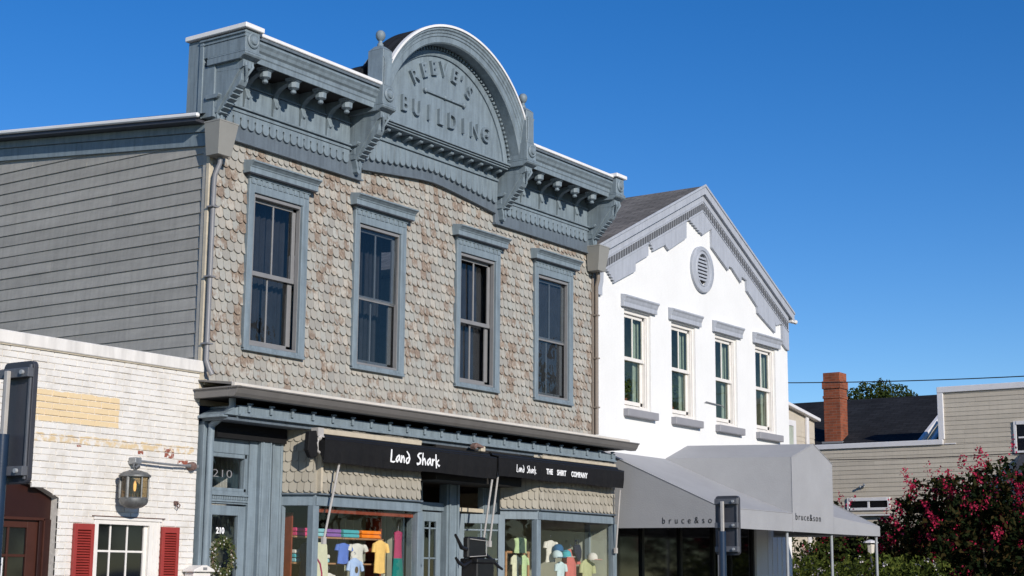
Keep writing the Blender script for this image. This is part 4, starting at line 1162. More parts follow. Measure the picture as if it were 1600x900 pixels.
# =================================================================== BLACK STAND BY THE ENTRY
t = thing('display_stand', 'black metal stand with side arms in front of the recessed shop entry', 'stand', (4.02, -1.35, .22))
mb = MB(); mb.box(-.17, .23, -.12, .16, .1, 1.60); mb.build('stand_body', M['blackm'], t, bevel=.015)
MB().box(-.18, .25, -.13, .17, 1.60, 1.66).build('stand_top', M['blackm'], t, bevel=.01)
mb = MB(); mb.box(-.30, .12, -.06, .04, 1.66, 1.95); mb.build('upper_box', M['blackm'], t, bevel=.02)
mb = MB()
mb.tube([(-.30,-.03,1.78),(-.44,-.05,1.80),(-.52,-.06,1.88),(-.60,-.06,1.97)], [.03,.03,.022,.018], 8)
mb.tube([(-.20,-.03,1.62),(-.40,-.05,1.56),(-.50,-.05,1.60),(-.58,-.06,1.66)], [.03,.026,.024,.018], 8)
mb.tube([(.12,-.03,1.72),(.28,-.05,1.64),(.42,-.05,1.56),(.52,-.05,1.52)], [.03,.026,.022,.018], 8)
mb.build_each('side_arm', M['blackm'], t, smooth=True, gap=0.0)
MB().tube([(-.28,-.075,1.92),(.10,-.075,1.90),(.10,-.075,1.70),(-.28,-.075,1.68)], .006, 6).build('wire_frame', M['arm'], t, smooth=True)

# =================================================================== WHITE BRICK BUILDING
BB = thing('brick_building', 'low white-painted brick building with yellow patches, red shutters and a maroon door', 'building', (0,0,0))
HL, HR, CT = -9.0, -.02, 4.10
def arch_top(x):       # segmental door arch
    return 2.70-.045*((x+3.05)**2)/.16 if x > -4 else 0
DX0, DX1 = -4.0, -2.10
def dhead(x): return 2.70-.24*((x+3.05)/.95)**2
def is_open(x0, x1, z0, z1):
    xm, zm = (x0+x1)/2, (z0+z1)/2
    if DX0 < xm < DX1 and zm < dhead(xm)+.01: return True
    if -1.585 < xm < -.585 and zm < 2.255: return True
    return False
mb = MB(); bh, bwid = .0735, .205
row = 0; z = CT-.0735
while z > .4:
    x = HR-(bwid/2 if row % 2 else 0); xe = HR
    xs_ = [HR]
    k = HR-(.10 if row % 2 else .205)
    while k > -8.98: xs_.append(k); k -= bwid+random.uniform(-.006, .006)
    for i in range(len(xs_)-1):
        a, b = xs_[i+1]+.004, xs_[i]-.004
        # trim bricks at openings
        segs = [(a, b)]
        for (o0, o1, top) in ((DX0, DX1, None), (-1.585, -.585, 2.255)):
            out = []
            for (p, q) in segs:
                tp = dhead(min(max((p+q)/2, DX0), DX1)) if top is None else top
                if z+bh*.4 > tp: out.append((p, q)); continue
                if q <= o0 or p >= o1: out.append((p, q)); continue
                if p < o0: out.append((p, o0))
                if q > o1: out.append((o1, q))
            segs = out
        for (p, q) in segs:
            if q-p < .02: continue
            o = random.uniform(-.0035, .0035); o2 = o+random.uniform(-.002, .002); e = .005
            dz = random.uniform(-.0015, .0015); zb, zt = z+.0045+dz, z+bh-.0045+dz
            vs = [(p, .02, zb), (q, .02, zb), (q, .02, zt), (p, .02, zt),
                  (p, -.004+o, zb), (q, -.004+o2, zb), (q, -.004+o2, zt), (p, -.004+o, zt),
                  (p+e, -.011+o, zb+e), (q-e, -.011+o2, zb+e), (q-e, -.011+o2, zt-e), (p+e, -.011+o, zt-e)]
            mb.add(vs, [(4,5,9,8),(5,6,10,9),(6,7,11,10),(7,4,8,11),(8,9,10,11),(0,1,5,4),(1,2,6,5),(2,3,7,6),(3,0,4,7)])
    z -= bh; row += 1
mb.build('brick_face', M['brickw'], BB, fixn=False)
mb = MB()
segs = [(-9.0, DX0, .0, CT), (DX1, -1.585, 0, CT), (-1.585, -.585, 2.255, CT), (-.585, HR, 0, CT), (-1.585, -.585, 0, .95)]
for (a, b, c, d) in segs: mb.box(a, b, .0, .30, c, d)
n = 12
pts = [(DX0+(DX1-DX0)*i/n, dhead(DX0+(DX1-DX0)*i/n)) for i in range(n+1)]
for i in range(n): mb.prism([pts[i], pts[i+1], (pts[i+1][0], CT), (pts[i][0], CT)], 'y', 0, .30)
mb.build('wall', M['mortar'], BB)
mb = MB(); mb.box(-9.0, -8.7, .3, 11.0, 0, CT); mb.box(HR-.3, HR-.0, .3, 11.0, 0, CT); mb.box(-8.7, HR-.3, 10.7, 11.0, 0, CT)
mb.build('side_wall', M['brickw'], BB)
MB().box(-8.7, HR-.3, .3, 10.7, 3.85, 3.95).build('roof', M['roofflat'], BB)
mb = MB(); mb.box(-9.05, .0, -.045, .33, CT+.0, 4.245); mb.build('coping', M['copestain'], BB, bevel=.01)
MB().box(-9.05, HR, -.028, .0, CT-.014, CT-.001).build('coping_shadow_board', M['cream'], BB)
# door
mb = MB()
mb.box(-4.0, -2.10, .12, .20, 2.22, 2.75)
dr = None
mb.box(-2.26, -2.10, .10, .20, 0, 2.22); mb.box(-3.40, -3.26, .10, .20, 0, 2.22); mb.box(-4.0, -3.40, .12, .2, 0, 2.22)
mb.build('door_surround', M['maroon'], BB, bevel=.004)
mb = MB(); mb.box(-2.215, -2.195, .085, .10, 0, 2.22); mb.box(-3.30, -2.2, .085, .10, 2.205, 2.235); mb.build('door_casing', M['maroonlt'], BB)
mb = MB()
mb.box(-3.26, -3.12, .13, .18, .13, 2.22); mb.box(-2.40, -2.26, .13, .18, .13, 2.22); mb.box(-3.12, -2.40, .13, .18, 2.12, 2.22); mb.box(-3.12, -2.40, .13, .18, .13, .9)
mb.box(-2.655, -2.63, .135, .17, .9, 2.12); mb.box(-3.12, -2.40, .137, .168, 1.80, 1.83); mb.box(-2.90, -2.875, .135, .17, .9, 2.12)
dd = mb.build('door', M['maroonlt'], BB, bevel=.003)
MB().box(-3.12, -2.40, .152, .156, .9, 2.12).build('door_glass', M['glassdark'], dd)
MB().box(-4.0, -2.10, .9, .95, 0, 3.0).build('room_back', M['dark'], BB)
nt_ = thing('paper_notice', 'small white printed notice taped inside the maroon door glass', 'notice', (-2.80, .125, 1.59))
MB().box(-.07, .10, 0, .003, 0, .20).build('paper_sheet', M['whitetrim'], nt_)
mb = MB()
for k in range(2):
    w_ = text_mb(('SAND', 'SURF')[k], .05, .001, 1.0, 1.1, .002, 'CENTER'); w_.xform(lambda v: Vector((.015+v.x, -.0015+v.y, .11-.05*k+v.z))); mb.add(w_.v, w_.f)
mb.build('notice_print', M['dark'], nt_)
# window
wt, wb_ = 2.24, .95
mb = MB()
mb.box(-1.585, -1.52, -.02, .12, wb_, wt); mb.box(-.75, -.585, -.02, .12, wb_, wt); mb.box(-1.52, -.75, -.02, .12, wt-.05, wt)
mb.box(-.69, -.675, -.03, -.02, wb_, wt-.02); mb.box(-.62, -.60, -.03, -.02, wb_, wt); mb.box(-1.60, -.57, -.035, .02, wt, wt+.03)
win = mb.build('window', M['framew'], BB, bevel=.003)
mb = MB()
for x in (-1.30, -1.045): mb.box(x-.011, x+.011, .03, .06, wb_, wt-.05)
for z in (1.885, 1.53, 1.2): mb.box(-1.52, -.75, .032, .058, z-.012, z+.012)
mb.box(-.80, -.75, .02, .07, wb_, wt-.05); mb.box(-1.52, -1.50, .02, .07, wb_, wt-.05)
mb.build('muntin_grid', M['framew'], win, bevel=.002)
MB().box(-1.52, -.75, .043, .047, wb_, wt-.05).build('glass_pane', M['glassdark'], win)
MB().box(-1.62, -.52, -.03, .0, 2.275, 2.285).build('lintel_flashing', M['rusty'], BB)
def shutter(x0, x1):
    mb = MB(); zt, zb = 2.185, .98
    mb.box(x0, x0+.045, -.055, -.015, zb, zt); mb.box(x1-.045, x1, -.055, -.015, zb, zt); mb.box(x0+.045, x1-.045, -.055, -.015, zt-.07, zt); mb.box(x0+.045, x1-.045, -.055, -.015, zb, zb+.08)
    z = zb+.085
    while z < zt-.075:
        mb.add([(x0+.045,-.05,z),(x1-.045,-.05,z),(x1-.045,-.02,z+.026),(x0+.045,-.02,z+.026),(x0+.045,-.045,z-.005),(x1-.045,-.045,z-.005),(x1-.045,-.015,z+.021),(x0+.045,-.015,z+.021)], [(0,1,2,3),(4,5,6,7),(0,1,5,4)])
        z += .030
    mb.box(x0+.045, x1-.045, -.018, -.014, zb+.08, zt-.07)
    return mb.build('shutter', M['red'], BB, bevel=.002, fixn=False)
shutter(-1.89, -1.605); shutter(-.575, -.30)
# lantern with its conduit
t = thing('wall_lantern', 'weathered metal lantern with a glowing bulb hanging over the shuttered window', 'lantern', (-1.20, -.22, 2.40))
MB().lathe([(.02,-.03),(.10,-.015),(.15,.02),(.165,.05),(.165,.085),(.15,.10)], (0,0,0), 20).build('lantern_base', M['lamp'], t, smooth=True)
MB().lathe([(.165,.335),(.185,.335),(.185,.355),(.165,.37),(.14,.39),(.07,.41),(.02,.415)], (0,0,0), 20).build('lantern_roof', M['lamp'], t, smooth=True)
MB().lathe([(.150,.10),(.150,.335)], (0,0,0), 20).build('lantern_glass', M['glasslamp'], t, smooth=True)
mb = MB()
for k in range(6):
    a = 2*PI*k/6+.35; mb.tube([(.158*math.cos(a), .158*math.sin(a), .09), (.158*math.cos(a), .158*math.sin(a), .34)], .011 if k not in (2,3) else .02, 6)
mb.build_each('lantern_cage', M['lamp'], t, gap=0.0)
MB().lathe([(.006,.17),(.012,.18),(.016,.20),(.017,.25),(.011,.28),(.003,.295)], (0,-.01,0), 12).build('lantern_bulb', M['bulb'], t, smooth=True)
MB().lathe([(.012,.10),(.014,.165),(.010,.17)], (0,-.01,0), 10).build('bulb_socket', M['lamp'], t)
mb = MB(); mb.tube([(0,0,.41),(-.03,.0,.45),(-.01,.01,.49),(.03,.03,.50),(.06,.06,.48)], .013, 8); mb.tube([(.0,.0,.44),(.05,.0,.47),(.10,.05,.46),(.11,.12,.44)], .018, 8)
mb.build('lantern_hook', M['lamp'], t, smooth=True)
t = thing('electrical_conduit', 'grey conduit with two junction boxes running across the white brick above the lantern', 'conduit', (-1.08, -.05, 2.93))
MB().box(-.05, .05, -.09, .035, -.035, .045).build('junction_box', M['conduit'], t, bevel=.008)
MB().tube([(.05,-.03,.01),(.30,-.04,.0),(.62,-.035,-.005),(.88,-.03,.0)], .014, 8).build('conduit_pipe', M['conduit'], t, smooth=True)
MB().lathe([(.05,.04),(.055,-.02),(.045,-.045),(.02,-.05)], (.93,.0,.0), 12, 'y').build('junction_box', M['rusty'], t, smooth=True)
MB().box(.86, 1.02, -.04, .03, -.018, .022).build('conduit_fitting', M['conduit'], t, bevel=.006)
t = thing('wall_hook', 'small dark iron hook on the white brick right of the window', 'hook', (-.35, -.02, 2.45))
mb = MB(); mb.tube([(0,.01,.03),(0,-.03,.03),(.02,-.05,.0),(.0,-.05,-.03),(-.025,-.04,-.02),(-.02,-.03,.02)], .008, 6); mb.box(-.03,.03,-.01,.01,.0,.05)
mb.build('hook_iron', M['rusty'], t, smooth=True)
t = thing('mail_box', 'small white wall mailbox with a peaked lid on the brick corner beside the 210 door', 'mailbox', (-.04, -.12, 1.40))
MB().box(-.13, .15, -.07, .09, 0, .26).build('box_body', M['framew'], t, bevel=.008)
MB().prism([(-.17,.26),(-.15,.29),(-.02,.34),(.05,.34),(.17,.29),(.19,.26)], 'y', -.11, .10).build('box_lid', M['framew'], t, bevel=.006)
MB().box(-.02, .04, -.118, -.108, .285, .315).build('slot_plate', M['sashgr'], t)

# =================================================================== WHITE GABLED BUILDING
WB = thing('gabled_building', 'bright white painted building with a gabled front, grey stepped bargeboards and four tall windows', 'building', (0,0,0))
GX0_, GX1_, GXC = 9.27, 17.0, 13.17
ZE, ZA = 7.15, 9.08       # wall eaves / apex
WC = [10.62+i*1.75 for i in range(4)]
WC = [10.70, 12.42, 14.17, 15.93]; wh = .47; wz0, wz1 = 4.60, 6.40
def wallface(mb, y0, y1):
    segx = [GX0_]
    for c in WC: segx += [c-wh, c+wh]
    segx.append(GX1_)
    def top(x): return ZE+(ZA-ZE)*(1-abs(x-GXC)/(GXC-GX0_ if x < GXC else GX1_-GXC))
    for i in range(len(segx)-1):
        a, b = segx[i], segx[i+1]
        pts_top = [(b, top(b))]+([(GXC, ZA)] if a < GXC < b else [])+[(a, top(a))]
        if i % 2 == 0: mb.prism([(a, 3.4), (b, 3.4)]+pts_top, 'y', y0, y1)
        else:
            mb.prism([(a, 3.4), (b, 3.4), (b, wz0), (a, wz0)], 'y', y0, y1); mb.prism([(a, wz1), (b, wz1)]+pts_top, 'y', y0, y1)
mb = MB(); wallface(mb, 0, .22)
mb.build('wall', M['wallwhite'], WB)
mb = MB(); mb.box(GX0_, GX0_+.2, .22, 13, 0, ZE); mb.box(GX1_-.2, GX1_, .22, 13, 0, ZE); mb.box(GX0_+.2, GX1_-.2, 12.8, 13, 0, ZE); mb.box(GX0_, 9.9, .0, .22, 0, 3.4); mb.box(15.35, 15.6, -.0, .22, 0, 3.4); mb.box(16.75, GX1_, 0, .22, 0, 3.4); mb.box(9.9, 15.35, 0, .22, 2.9, 3.4); mb.box(15.6,16.75,0,.22,2.7,3.4)
mb.build('side_wall', M['wallwhite'], WB)
mb = MB(); RX0, RX1, RZ = 9.02, 17.16, 9.26; re = 7.26
for sgn, xe in ((-1, RX0), (1, RX1)):
    mb.add([(xe,-.09,re),(GXC,-.09,RZ),(GXC,13.2,RZ),(xe,13.2,re),(xe,-.09,re-.05),(GXC,-.09,RZ-.06),(GXC,13.2,RZ-.06),(xe,13.2,re-.05)], [(0,1,2,3),(4,5,6,7),(0,1,5,4),(0,3,7,4)])
mb.build('roof', M['roofgr'], WB, uv=lambda co, n: (co.y, co.x*1.12))
# rake boards
def rake(x, off): 
    xe = RX0 if x < GXC else RX1
    return RZ-(RZ-re)*abs(x-GXC)/abs(GXC-xe)+off
mb = MB()
for sgn, xe in ((-1, RX0), (1, RX1)):
    mb.prism([(xe, rake(xe,-.17)), (GXC, RZ-.17), (GXC, RZ+.012), (xe, rake(xe,.012))], 'y', -.115, -.075)
    mb.prism([(xe, rake(xe,-.02)), (GXC, RZ-.02), (GXC, RZ+.03), (xe, rake(xe,.03))], 'y', -.135, -.115)
    mb.prism([(xe, rake(xe,-.17)), (GXC, RZ-.17), (GXC, RZ-.075), (xe, rake(xe,-.075))], 'y', -.075, .0)
mb.build('rake_board', M['trimgrey'], WB, bevel=.004)
# stepped bargeboard panel
yb0, yb1 = -.055, -.001
def serr(x0, z0, x1, z1, n, d=.03):     # fine saw edge
    out = []
    for i in range(n):
        t0, t1 = i/n, (i+1)/n
        out += [(x0+(x1-x0)*t0, z0+(z1-z0)*t0), (x0+(x1-x0)*t1, z0+(z1-z0)*t0)]
    return out
def pr(x, z): return (x-.15, z-.03)
low = [(9.27, 6.50), (9.38, 6.57), (9.44, 6.75), (9.455, 7.05)]+serr(9.46, 7.05, 9.81, 6.79, 6)+[(9.81, 6.79), (10.55, 7.12), (10.56, 7.27), (11.02, 7.49), (11.03, 7.76)]+serr(11.04, 7.76, 11.21, 7.61, 3)+[(11.21, 7.61), (11.64, 7.80), (11.65, 7.84), (11.66, 7.80), (11.79, 7.73), (12.49, 8.09), (12.50, 8.42)]+serr(12.52, 8.50, 13.10, 8.27, 7)+[(13.15, 8.27), (13.53, 8.47)]
right = serr(13.54, 8.09, 13.55, 8.09, 1)+[(13.56, 8.08), (14.23, 7.74), (14.25, 7.83), (14.38, 7.82), (14.79, 7.58), (14.80, 7.70)]+serr(14.81, 7.70, 15.03, 7.66, 3)+[(15.05, 7.45), (15.51, 7.19), (15.53, 7.06), (16.33, 6.75), (16.34, 7.0)]+serr(16.36, 6.92, 16.66, 7.0, 4)+[(16.68, 6.95), (16.70, 6.55), (16.85, 6.47), (16.98, 6.45)]
tip = (13.28, 8.12)
mb = MB()
def panel(low, xa, xb):
    # strips between consecutive x so that the shape stays simple
    pts = sorted([p for p in low if xa <= p[0] <= xb], key=lambda p: p[0])
    for i in range(len(pts)-1):
        a, b = pts[i], pts[i+1]
        if b[0]-a[0] < 1e-4: continue
        mb.prism([(a[0], a[1]), (b[0], b[1]), (b[0], rake(b[0], -.17)), (a[0], rake(a[0], -.17))], 'y', yb0, yb1)
panel(low, 9.2, 13.54)
panel([(13.53, 8.47)]+right, 13.5, 17.0)
mb.build('stepped_bargeboard', M['trimgrey'], WB, bevel=.0)
mb = MB()
k = 44
for side in (0, 1):
    for i in range(k):
        t = (i+.5)/k; x = GXC+((9.42 if side == 0 else 16.95)-GXC)*t; z = rake(x, -.43)
        s_ = (RZ-re)/(GXC-RX0); d = .026
        if side == 0: mb.prism([(x-d, z-d*-s_*0-.055), (x+d, z+2*d*s_-.055), (x+d, z+2*d*s_+.075), (x-d, z+.075)], 'y', yb0-.012, yb0)
        else: mb.prism([(x-d, z+2*d*s_-.055), (x+d, z-.055), (x+d, z+.075), (x-d, z+2*d*s_+.075)], 'y', yb0-.012, yb0)
mb.build('pierced_slot_row', M['slot'], WB)
mb = MB()
for side in (0, 1):
    xe = 9.40 if side == 0 else 16.97
    for off in (-.31, -.515):
        mb.prism([(xe, rake(xe, off)), (GXC, RZ+off), (GXC, RZ+off+.018), (xe, rake(xe, off+.018))], 'y', yb0-.014, yb0)
mb.build('bargeboard_bead', M['trimgrey'], WB)
# oval vent
mb = MB(); n = 40
VX, VZ = 13.15, 7.58
def ell(a, b, y): return [(VX+a*math.cos(2*PI*i/n), y, VZ+b*math.sin(2*PI*i/n)) for i in range(n)]
prof_ = [(.30,.50,0),(.30,.50,-.05),(.285,.485,-.065),(.22,.41,-.065),(.21,.40,-.045),(.185,.37,-.045),(.175,.36,-.06),(.155,.34,-.06),(.145,.33,-.02)]
vs = []
for a, b, y in prof_: vs += ell(a*1.5, b*.92, y)
fs = [(i*n+k, i*n+(k+1) % n, (i+1)*n+(k+1) % n, (i+1)*n+k) for i in range(len(prof_)-1) for k in range(n)]
mb.add(vs, fs); vent = mb.build('oval_vent', M['trimgrey'], WB, smooth=True, fixn=True)
MB().lathe([(.26,-.004),(.26,-.008)], (VX,0,VZ), 30, 'y', (.85,1.1)).build('vent_backing', M['dark'], vent)
mb = MB()
for i in range(7):
    z = VZ-.20+i*.07; hw_ = .205*math.sqrt(max(.05, 1-((z-VZ)/.31)**2))
    mb.box(VX-hw_, VX+hw_, -.045, -.008, z-.016, z+.024)
mb.build('vent_louvre', M['trimgrey'], vent)
# windows
def white_window():
    r = MB()
    r.box(-wh, -wh+.06, .045, .15, wz0, wz1); r.box(wh-.06, wh, .045, .15, wz0, wz1); r.box(-wh+.06, wh-.06, .045, .15, wz1-.07, wz1); r.box(-wh+.06, wh-.06, .03, .15, wz0, wz0+.07)
    r.box(wh-.105, wh-.075, .055, .15, wz0+.07, wz1-.07)
    root = r.build('window', M['framew'], WB, bevel=.004)
    h = MB(); h.prism([(0,6.42),(-.07,6.42),(-.07,6.50),(-.085,6.53),(-.10,6.57),(-.125,6.60),(-.125,6.625),(0,6.65)], 'x', -wh-.12, wh+.14)
    h.build('window_hood', M['trimgrey'], root, bevel=.004)
    MB().box(-wh-.04, wh+.10, -.11, .05, 4.46, 4.595).build('window_sill', M['sillgrey'], root, bevel=.008)
    s = MB(); a, b, zm = -wh+.06, wh-.105, 5.52
    s.box(a, a+.05, .09, .12, zm, wz1-.07); s.box(b-.05, b, .09, .12, zm, wz1-.07); s.box(a, b, .09, .12, wz1-.13, wz1-.07); s.box(a, b, .08, .12, zm-.03, zm+.035); s.box(-.04, -.015, .093, .115, zm, wz1-.1)
    s.box(a, a+.05, .125, .155, wz0+.07, zm); s.box(b-.07, b, .125, .155, wz0+.07, zm); s.box(a, b, .125, .155, wz0+.10, wz0+.17)
    s.build('sash', M['framew'], root, bevel=.003)
    g = MB(); g.box(a, b, .102, .106, zm, wz1-.1); g.box(a, b, .138, .142, wz0+.1, zm); g.build('glass_pane', M['glasswhite'], root)
    i_ = MB(); i_.box(-.9, .9, .9, .95, wz0-.4, wz1+.3); i_.box(.60,.62,.25,.9,wz0-.4,wz1+.3); i_.build('room_wall', M['roomgreen'], root)
    c = MB()
    for k in range(3): c.box(.14+.085*k, .195+.085*k, .19+.02*(k % 2), .205+.02*(k % 2), wz0, wz1)
    c.build('curtain_panel', M['roomcurtain'], root)
    return root
M['roomgreen'] = paint('dark_green_room', (.36,.40,.30), .3, .8, 3, 0)
M['roomcurtain'] = paint('grey_green_curtain', (.36,.40,.34), .2, .9, 5, 0)
ww = white_window(); ww.location = (WC[0], 0, 0)
for c in WC[1:]: dup(ww, (c, 0, 0))
for i, (x, lab, hh) in enumerate(((WC[0]-.05, 'leafy potted plant behind the glass of the leftmost white building window', .34), (WC[1]-.05, 'tall climbing potted plant behind the glass of the second white building window', 1.0))):
    t = thing('potted_plant', lab, 'plant', (x+.05, .34, 4.66), group='plants behind the white building windows')
    MB().lathe([(.07,0),(.10,.16),(.11,.17),(.10,.18)], (0,0,0), 12).build('pot', M['terracotta'], t, smooth=True)
    mb = MB(); leaves(mb, [(0,0,.30+hh*.2,.20), (0,0,.2+hh*.6,.16), (.0,0,.2+hh,.14)], 150, .05, 5+i); mb.build('foliage', M['leafhedge'], t, fixn=False)
# small fittings on the wall
t = thing('gutter_lamp', 'small white security lamp on the right eave of the white building', 'lamp', (17.12, -.06, 7.13))
MB().box(-.05, .12, -.05, .05, -.06, .0).build('lamp_arm', M['framew'], t, bevel=.006); MB().lathe([(.045,.12),(.05,.2),(.03,.215)], (0,0,-.02), 12, 'x').build('lamp_head', M['framew'], t, smooth=True)
MB().tube([(13.22,-.02,4.98),(13.25,-.03,5.0),(13.95,-.03,4.98),(14.0,-.02,4.95)], .012, 6).build('wall_cable', M['sashgr'], WB)
MB().prism([(GX0_-.04,6.50),(GX0_+.13,6.50),(GX0_+.13,7.1),(GX0_-.04,7.1)], 'y', -.06, -.002).build('corner_trim', M['trimgrey'], WB, bevel=.004)
# ground floor shopfront under the canopy
mb = MB(); mb.box(9.9, 15.35, .6, .7, 0, 2.9)
mb.build('shop_interior_wall', M['dark'], WB)
mb = MB()
for x in (9.9, 10.9, 12.3, 13.6, 14.3, 15.28): mb.box(x, x+.08, .05, .15, 0, 2.9)
mb.build_each('shopfront_mullion', M['blackm'], WB, gap=0.02)
MB().box(9.98, 15.28, .09, .10, 0.4, 2.9).build('shop_glass', M['glassdark'], WB)
mb = MB(); mb.box(15.6, 15.75, .02, .12, 0, 2.7); mb.box(16.6, 16.75, .02, .12, 0, 2.7); mb.box(15.75, 16.6, .05, .12, 0, 2.7)
for x in (15.95, 16.17, 16.4): mb.box(x-.015, x+.015, .03, .05, 0, 2.7)
mb.build('side_door', M['wallwhite'], WB, bevel=.004)

# =================================================================== GREY CANOPY
CY = -2.3
cn = thing('entrance_canopy', 'grey fabric entrance canopy with gabled porch lettered bruce&son before the white building', 'canopy', (0,0,0))
A0, A1, PL, PR, CR_ = 9.40, 9.38, 12.13, 13.90, 16.13
zb, zf, zw = 2.46, 2.79, 3.80
mb = MB()
def cloth_poly(mb, pts, th=.006):
    pts = [Vector(p) for p in pts]; n = (pts[1]-pts[0]).cross(pts[2]-pts[0]).normalized()*th
    k = len(pts); mb.add([tuple(p) for p in pts]+[tuple(p-n) for p in pts], [tuple(range(k)), tuple(range(2*k-1, k-1, -1))]+[(i, i+k, (i+1) % k+k, (i+1) % k) for i in range(k)])
def sag_slope(mb, xa, xb, n=10, m=8):
    vs = []
    for j in range(m+1):
        v = j/m
        for i in range(n+1):
            u = i/n; x = xa+(xb-xa)*u; sg = .035*math.sin(PI*v)*(.5+.5*abs(math.cos(u*PI*2)))
            zz = zf-max(0, x-PR)/(CR_-PR)*.11
            vs.append((x, CY*(1-v), zz+(zw-zz)*v-sg))
    mb.add(vs, [(j*(n+1)+i, j*(n+1)+i+1, (j+1)*(n+1)+i+1, (j+1)*(n+1)+i) for j in range(m) for i in range(n)])
sag_slope(mb, A0, CR_, 28, 8)
mb.build('canopy_slope', M['canopy'], cn, smooth=True, fixn=False)
mb = MB()
cloth_poly(mb, [(A0,CY,zb),(PL-.003,CY,zb+.01),(PL-.003,CY,zf),(A0,CY,zf)])
cloth_poly(mb, [(PR+.003,CY,zb+.015),(CR_,CY,zb+.03),(CR_,CY,zf-.11),(PR+.003,CY,zf)])
cloth_poly(mb, [(A0,0,zb+.01),(A0,CY,zb),(A0,CY,zf),(A0,0,zw)]); cloth_poly(mb, [(CR_,CY,zb+.03),(CR_,0,zb+.03),(CR_,0,zw),(CR_,CY,zf-.11)])
mb.build_each('valance', M['canopy'], cn, gap=.01)
mb = MB(); e0, e1, ap_ = 3.78, 3.76, 4.08
bkL, bkC, bkR = 11.68, 12.50, 13.42
cloth_poly(mb, [(PL,CY,zb+.01),(PR,CY,zb+.015),(PR,CY,e1),((PL+PR)/2+.06,CY,ap_),(PL,CY,e0)])
mb.build('porch_front', M['canopy'], cn)
mb = MB()
cloth_poly(mb, [(bkL,-.01,zw-.10),(PL,CY,zb+.05),(PL,CY,e0),(bkL,-.01,e0+.03)]); cloth_poly(mb, [(PR,CY,zb+.05),(bkR,-.01,zw-.1),(bkR,-.01,e1+.03),(PR,CY,e1)])
mb.build_each('porch_side', M['canopy'], cn, gap=0.02)
mb = MB(); C0 = (PL+PR)/2+.06
cloth_poly(mb, [(PL,CY,e0),(C0,CY,ap_),(bkC,-.01,ap_+.02),(bkL,-.01,e0+.03)]); cloth_poly(mb, [(C0,CY,ap_),(PR,CY,e1),(bkR,-.01,e1+.03),(bkC,-.01,ap_+.02)])
mb.build('porch_roof', M['canopy'], cn)
mb = MB()
for a, b in (((PL,CY-.004,zb),(PL,CY-.004,e0)), ((PL,CY-.003,e0),(C0,CY-.003,ap_)), ((C0,CY-.003,ap_),(PR,CY-.003,e1)), ((A0,CY,zf),(PL,CY,zf)), ((A0-.002,CY,zf),(A0-.002,0,zw))): mb.tube([a, b], .008, 6)
mb.build('seam_piping', M['canopy'], cn, smooth=True)
w_ = text_mb('bruce&son', .175, .003, 1.0, 1.30, -.001, 'LEFT'); w_.xform(lambda v: Vector((PL+.10+v.x*1.12, CY-.009, 2.68+v.z))); w_.build_each('front_letter', M['canlet'], cn, gap=.001)
w_ = text_mb('bruce&son', .155, .003, 1.0, 1.9, -.001, 'LEFT'); w_.xform(lambda v: Vector((A0-.006, -1.21-v.x*.86, 2.53+v.z))); w_.build_each('side_letter', M['canlet'], cn, gap=.001)
mb = MB()
for x, y in ((A0+.05,CY+.06),(PL-.08,CY+.08),(PR+.06,CY+.08),(CR_-.07,CY+.06)):
    MB().tube([(x,y,.1),(x,y,zb+.03)], .028, 10).build('canopy_pole', M['pole'], cn, smooth=True)
mb = MB(); mb.tube([(A0+.03,CY+.05,zb+.05),(CR_-.03,CY+.05,zb+.06)], .02, 8); mb.tube([(A0+.03,CY+.05,zb+.05),(A0+.03,-.02,zb+.05)], .02, 8); mb.tube([(CR_-.03,CY+.05,zb+.06),(CR_-.03,-.02,zb+.06)], .02, 8)
mb.build('canopy_frame', M['pole'], cn, smooth=True)

# =================================================================== STREET SIGN BACKS
def parking_sign(x, y, zt, h, w, post_dx, braces, label, nb):
    t = thing('street_sign', label, 'sign', (x, y, .13), group='parking signs seen from the back')
    z0 = -.13
    mb = MB(); r = .03
    pts = []
    for (cy, cz, a0) in ((w/2-r, h-r, 0), (-w/2+r, h-r, 90), (-w/2+r, r, 180), (w/2-r, r, 270)):
        for k in range(5): a = R(a0+90*k/4); pts.append((cy+r*math.cos(a), zt-h+z0+cz+r*math.sin(a)))
    mb.prism(pts, 'x', 0, .03); mb.build('sign_panel', M['signback'], t, bevel=.003)
    mb = MB()
    for k in range(nb):
        z = zt+z0-h*(.10+.8*k/(max(1, nb-1)))*1.0
        mb.box(-.035, -.0, -w*.5, w*.46, z-.024, z+.024)
    mb.box(-.012, 0, -w/2+.008, -w/2+.025, zt-h+z0+.02, zt+z0-.02)
    mb.build_each('sign_brace', M['signbrace'], t, bevel=.003, gap=0.0)
    mb = MB()
    for k in range(nb):
        z = zt+z0-h*(.10+.8*k/(max(1, nb-1))); mb.lathe([(.012,-.05),(.012,-.02),(.02,-.02),(.02,.0)], (0,-w*.33,z), 8, 'x')
    mb.build_each('sign_bolt', M['pole'], t, gap=0.01)
    mb = MB(); mb.box(-.055, -.032, post_dx-.014, post_dx+.014, zt-h*.62+z0, zt+z0-.05); mb.build('upper_post', M['arm'], t, bevel=.003)
    MB().tube([(-.05,post_dx,0),(-.05,post_dx,zt+z0-h*.60)], .034, 12).build('lower_post', M['navy'], t, smooth=True)
    return t
parking_sign(-8.72, -7.745, 2.672, .62, .24, .03, 3, 'dark sign back on a navy post at the photo left edge beside the maroon door', 2)
parking_sign(-1.16, -7.86, 2.345, .52, .235, .025, 3, 'dark sign back on a navy post in front of the grey canopy', 3)

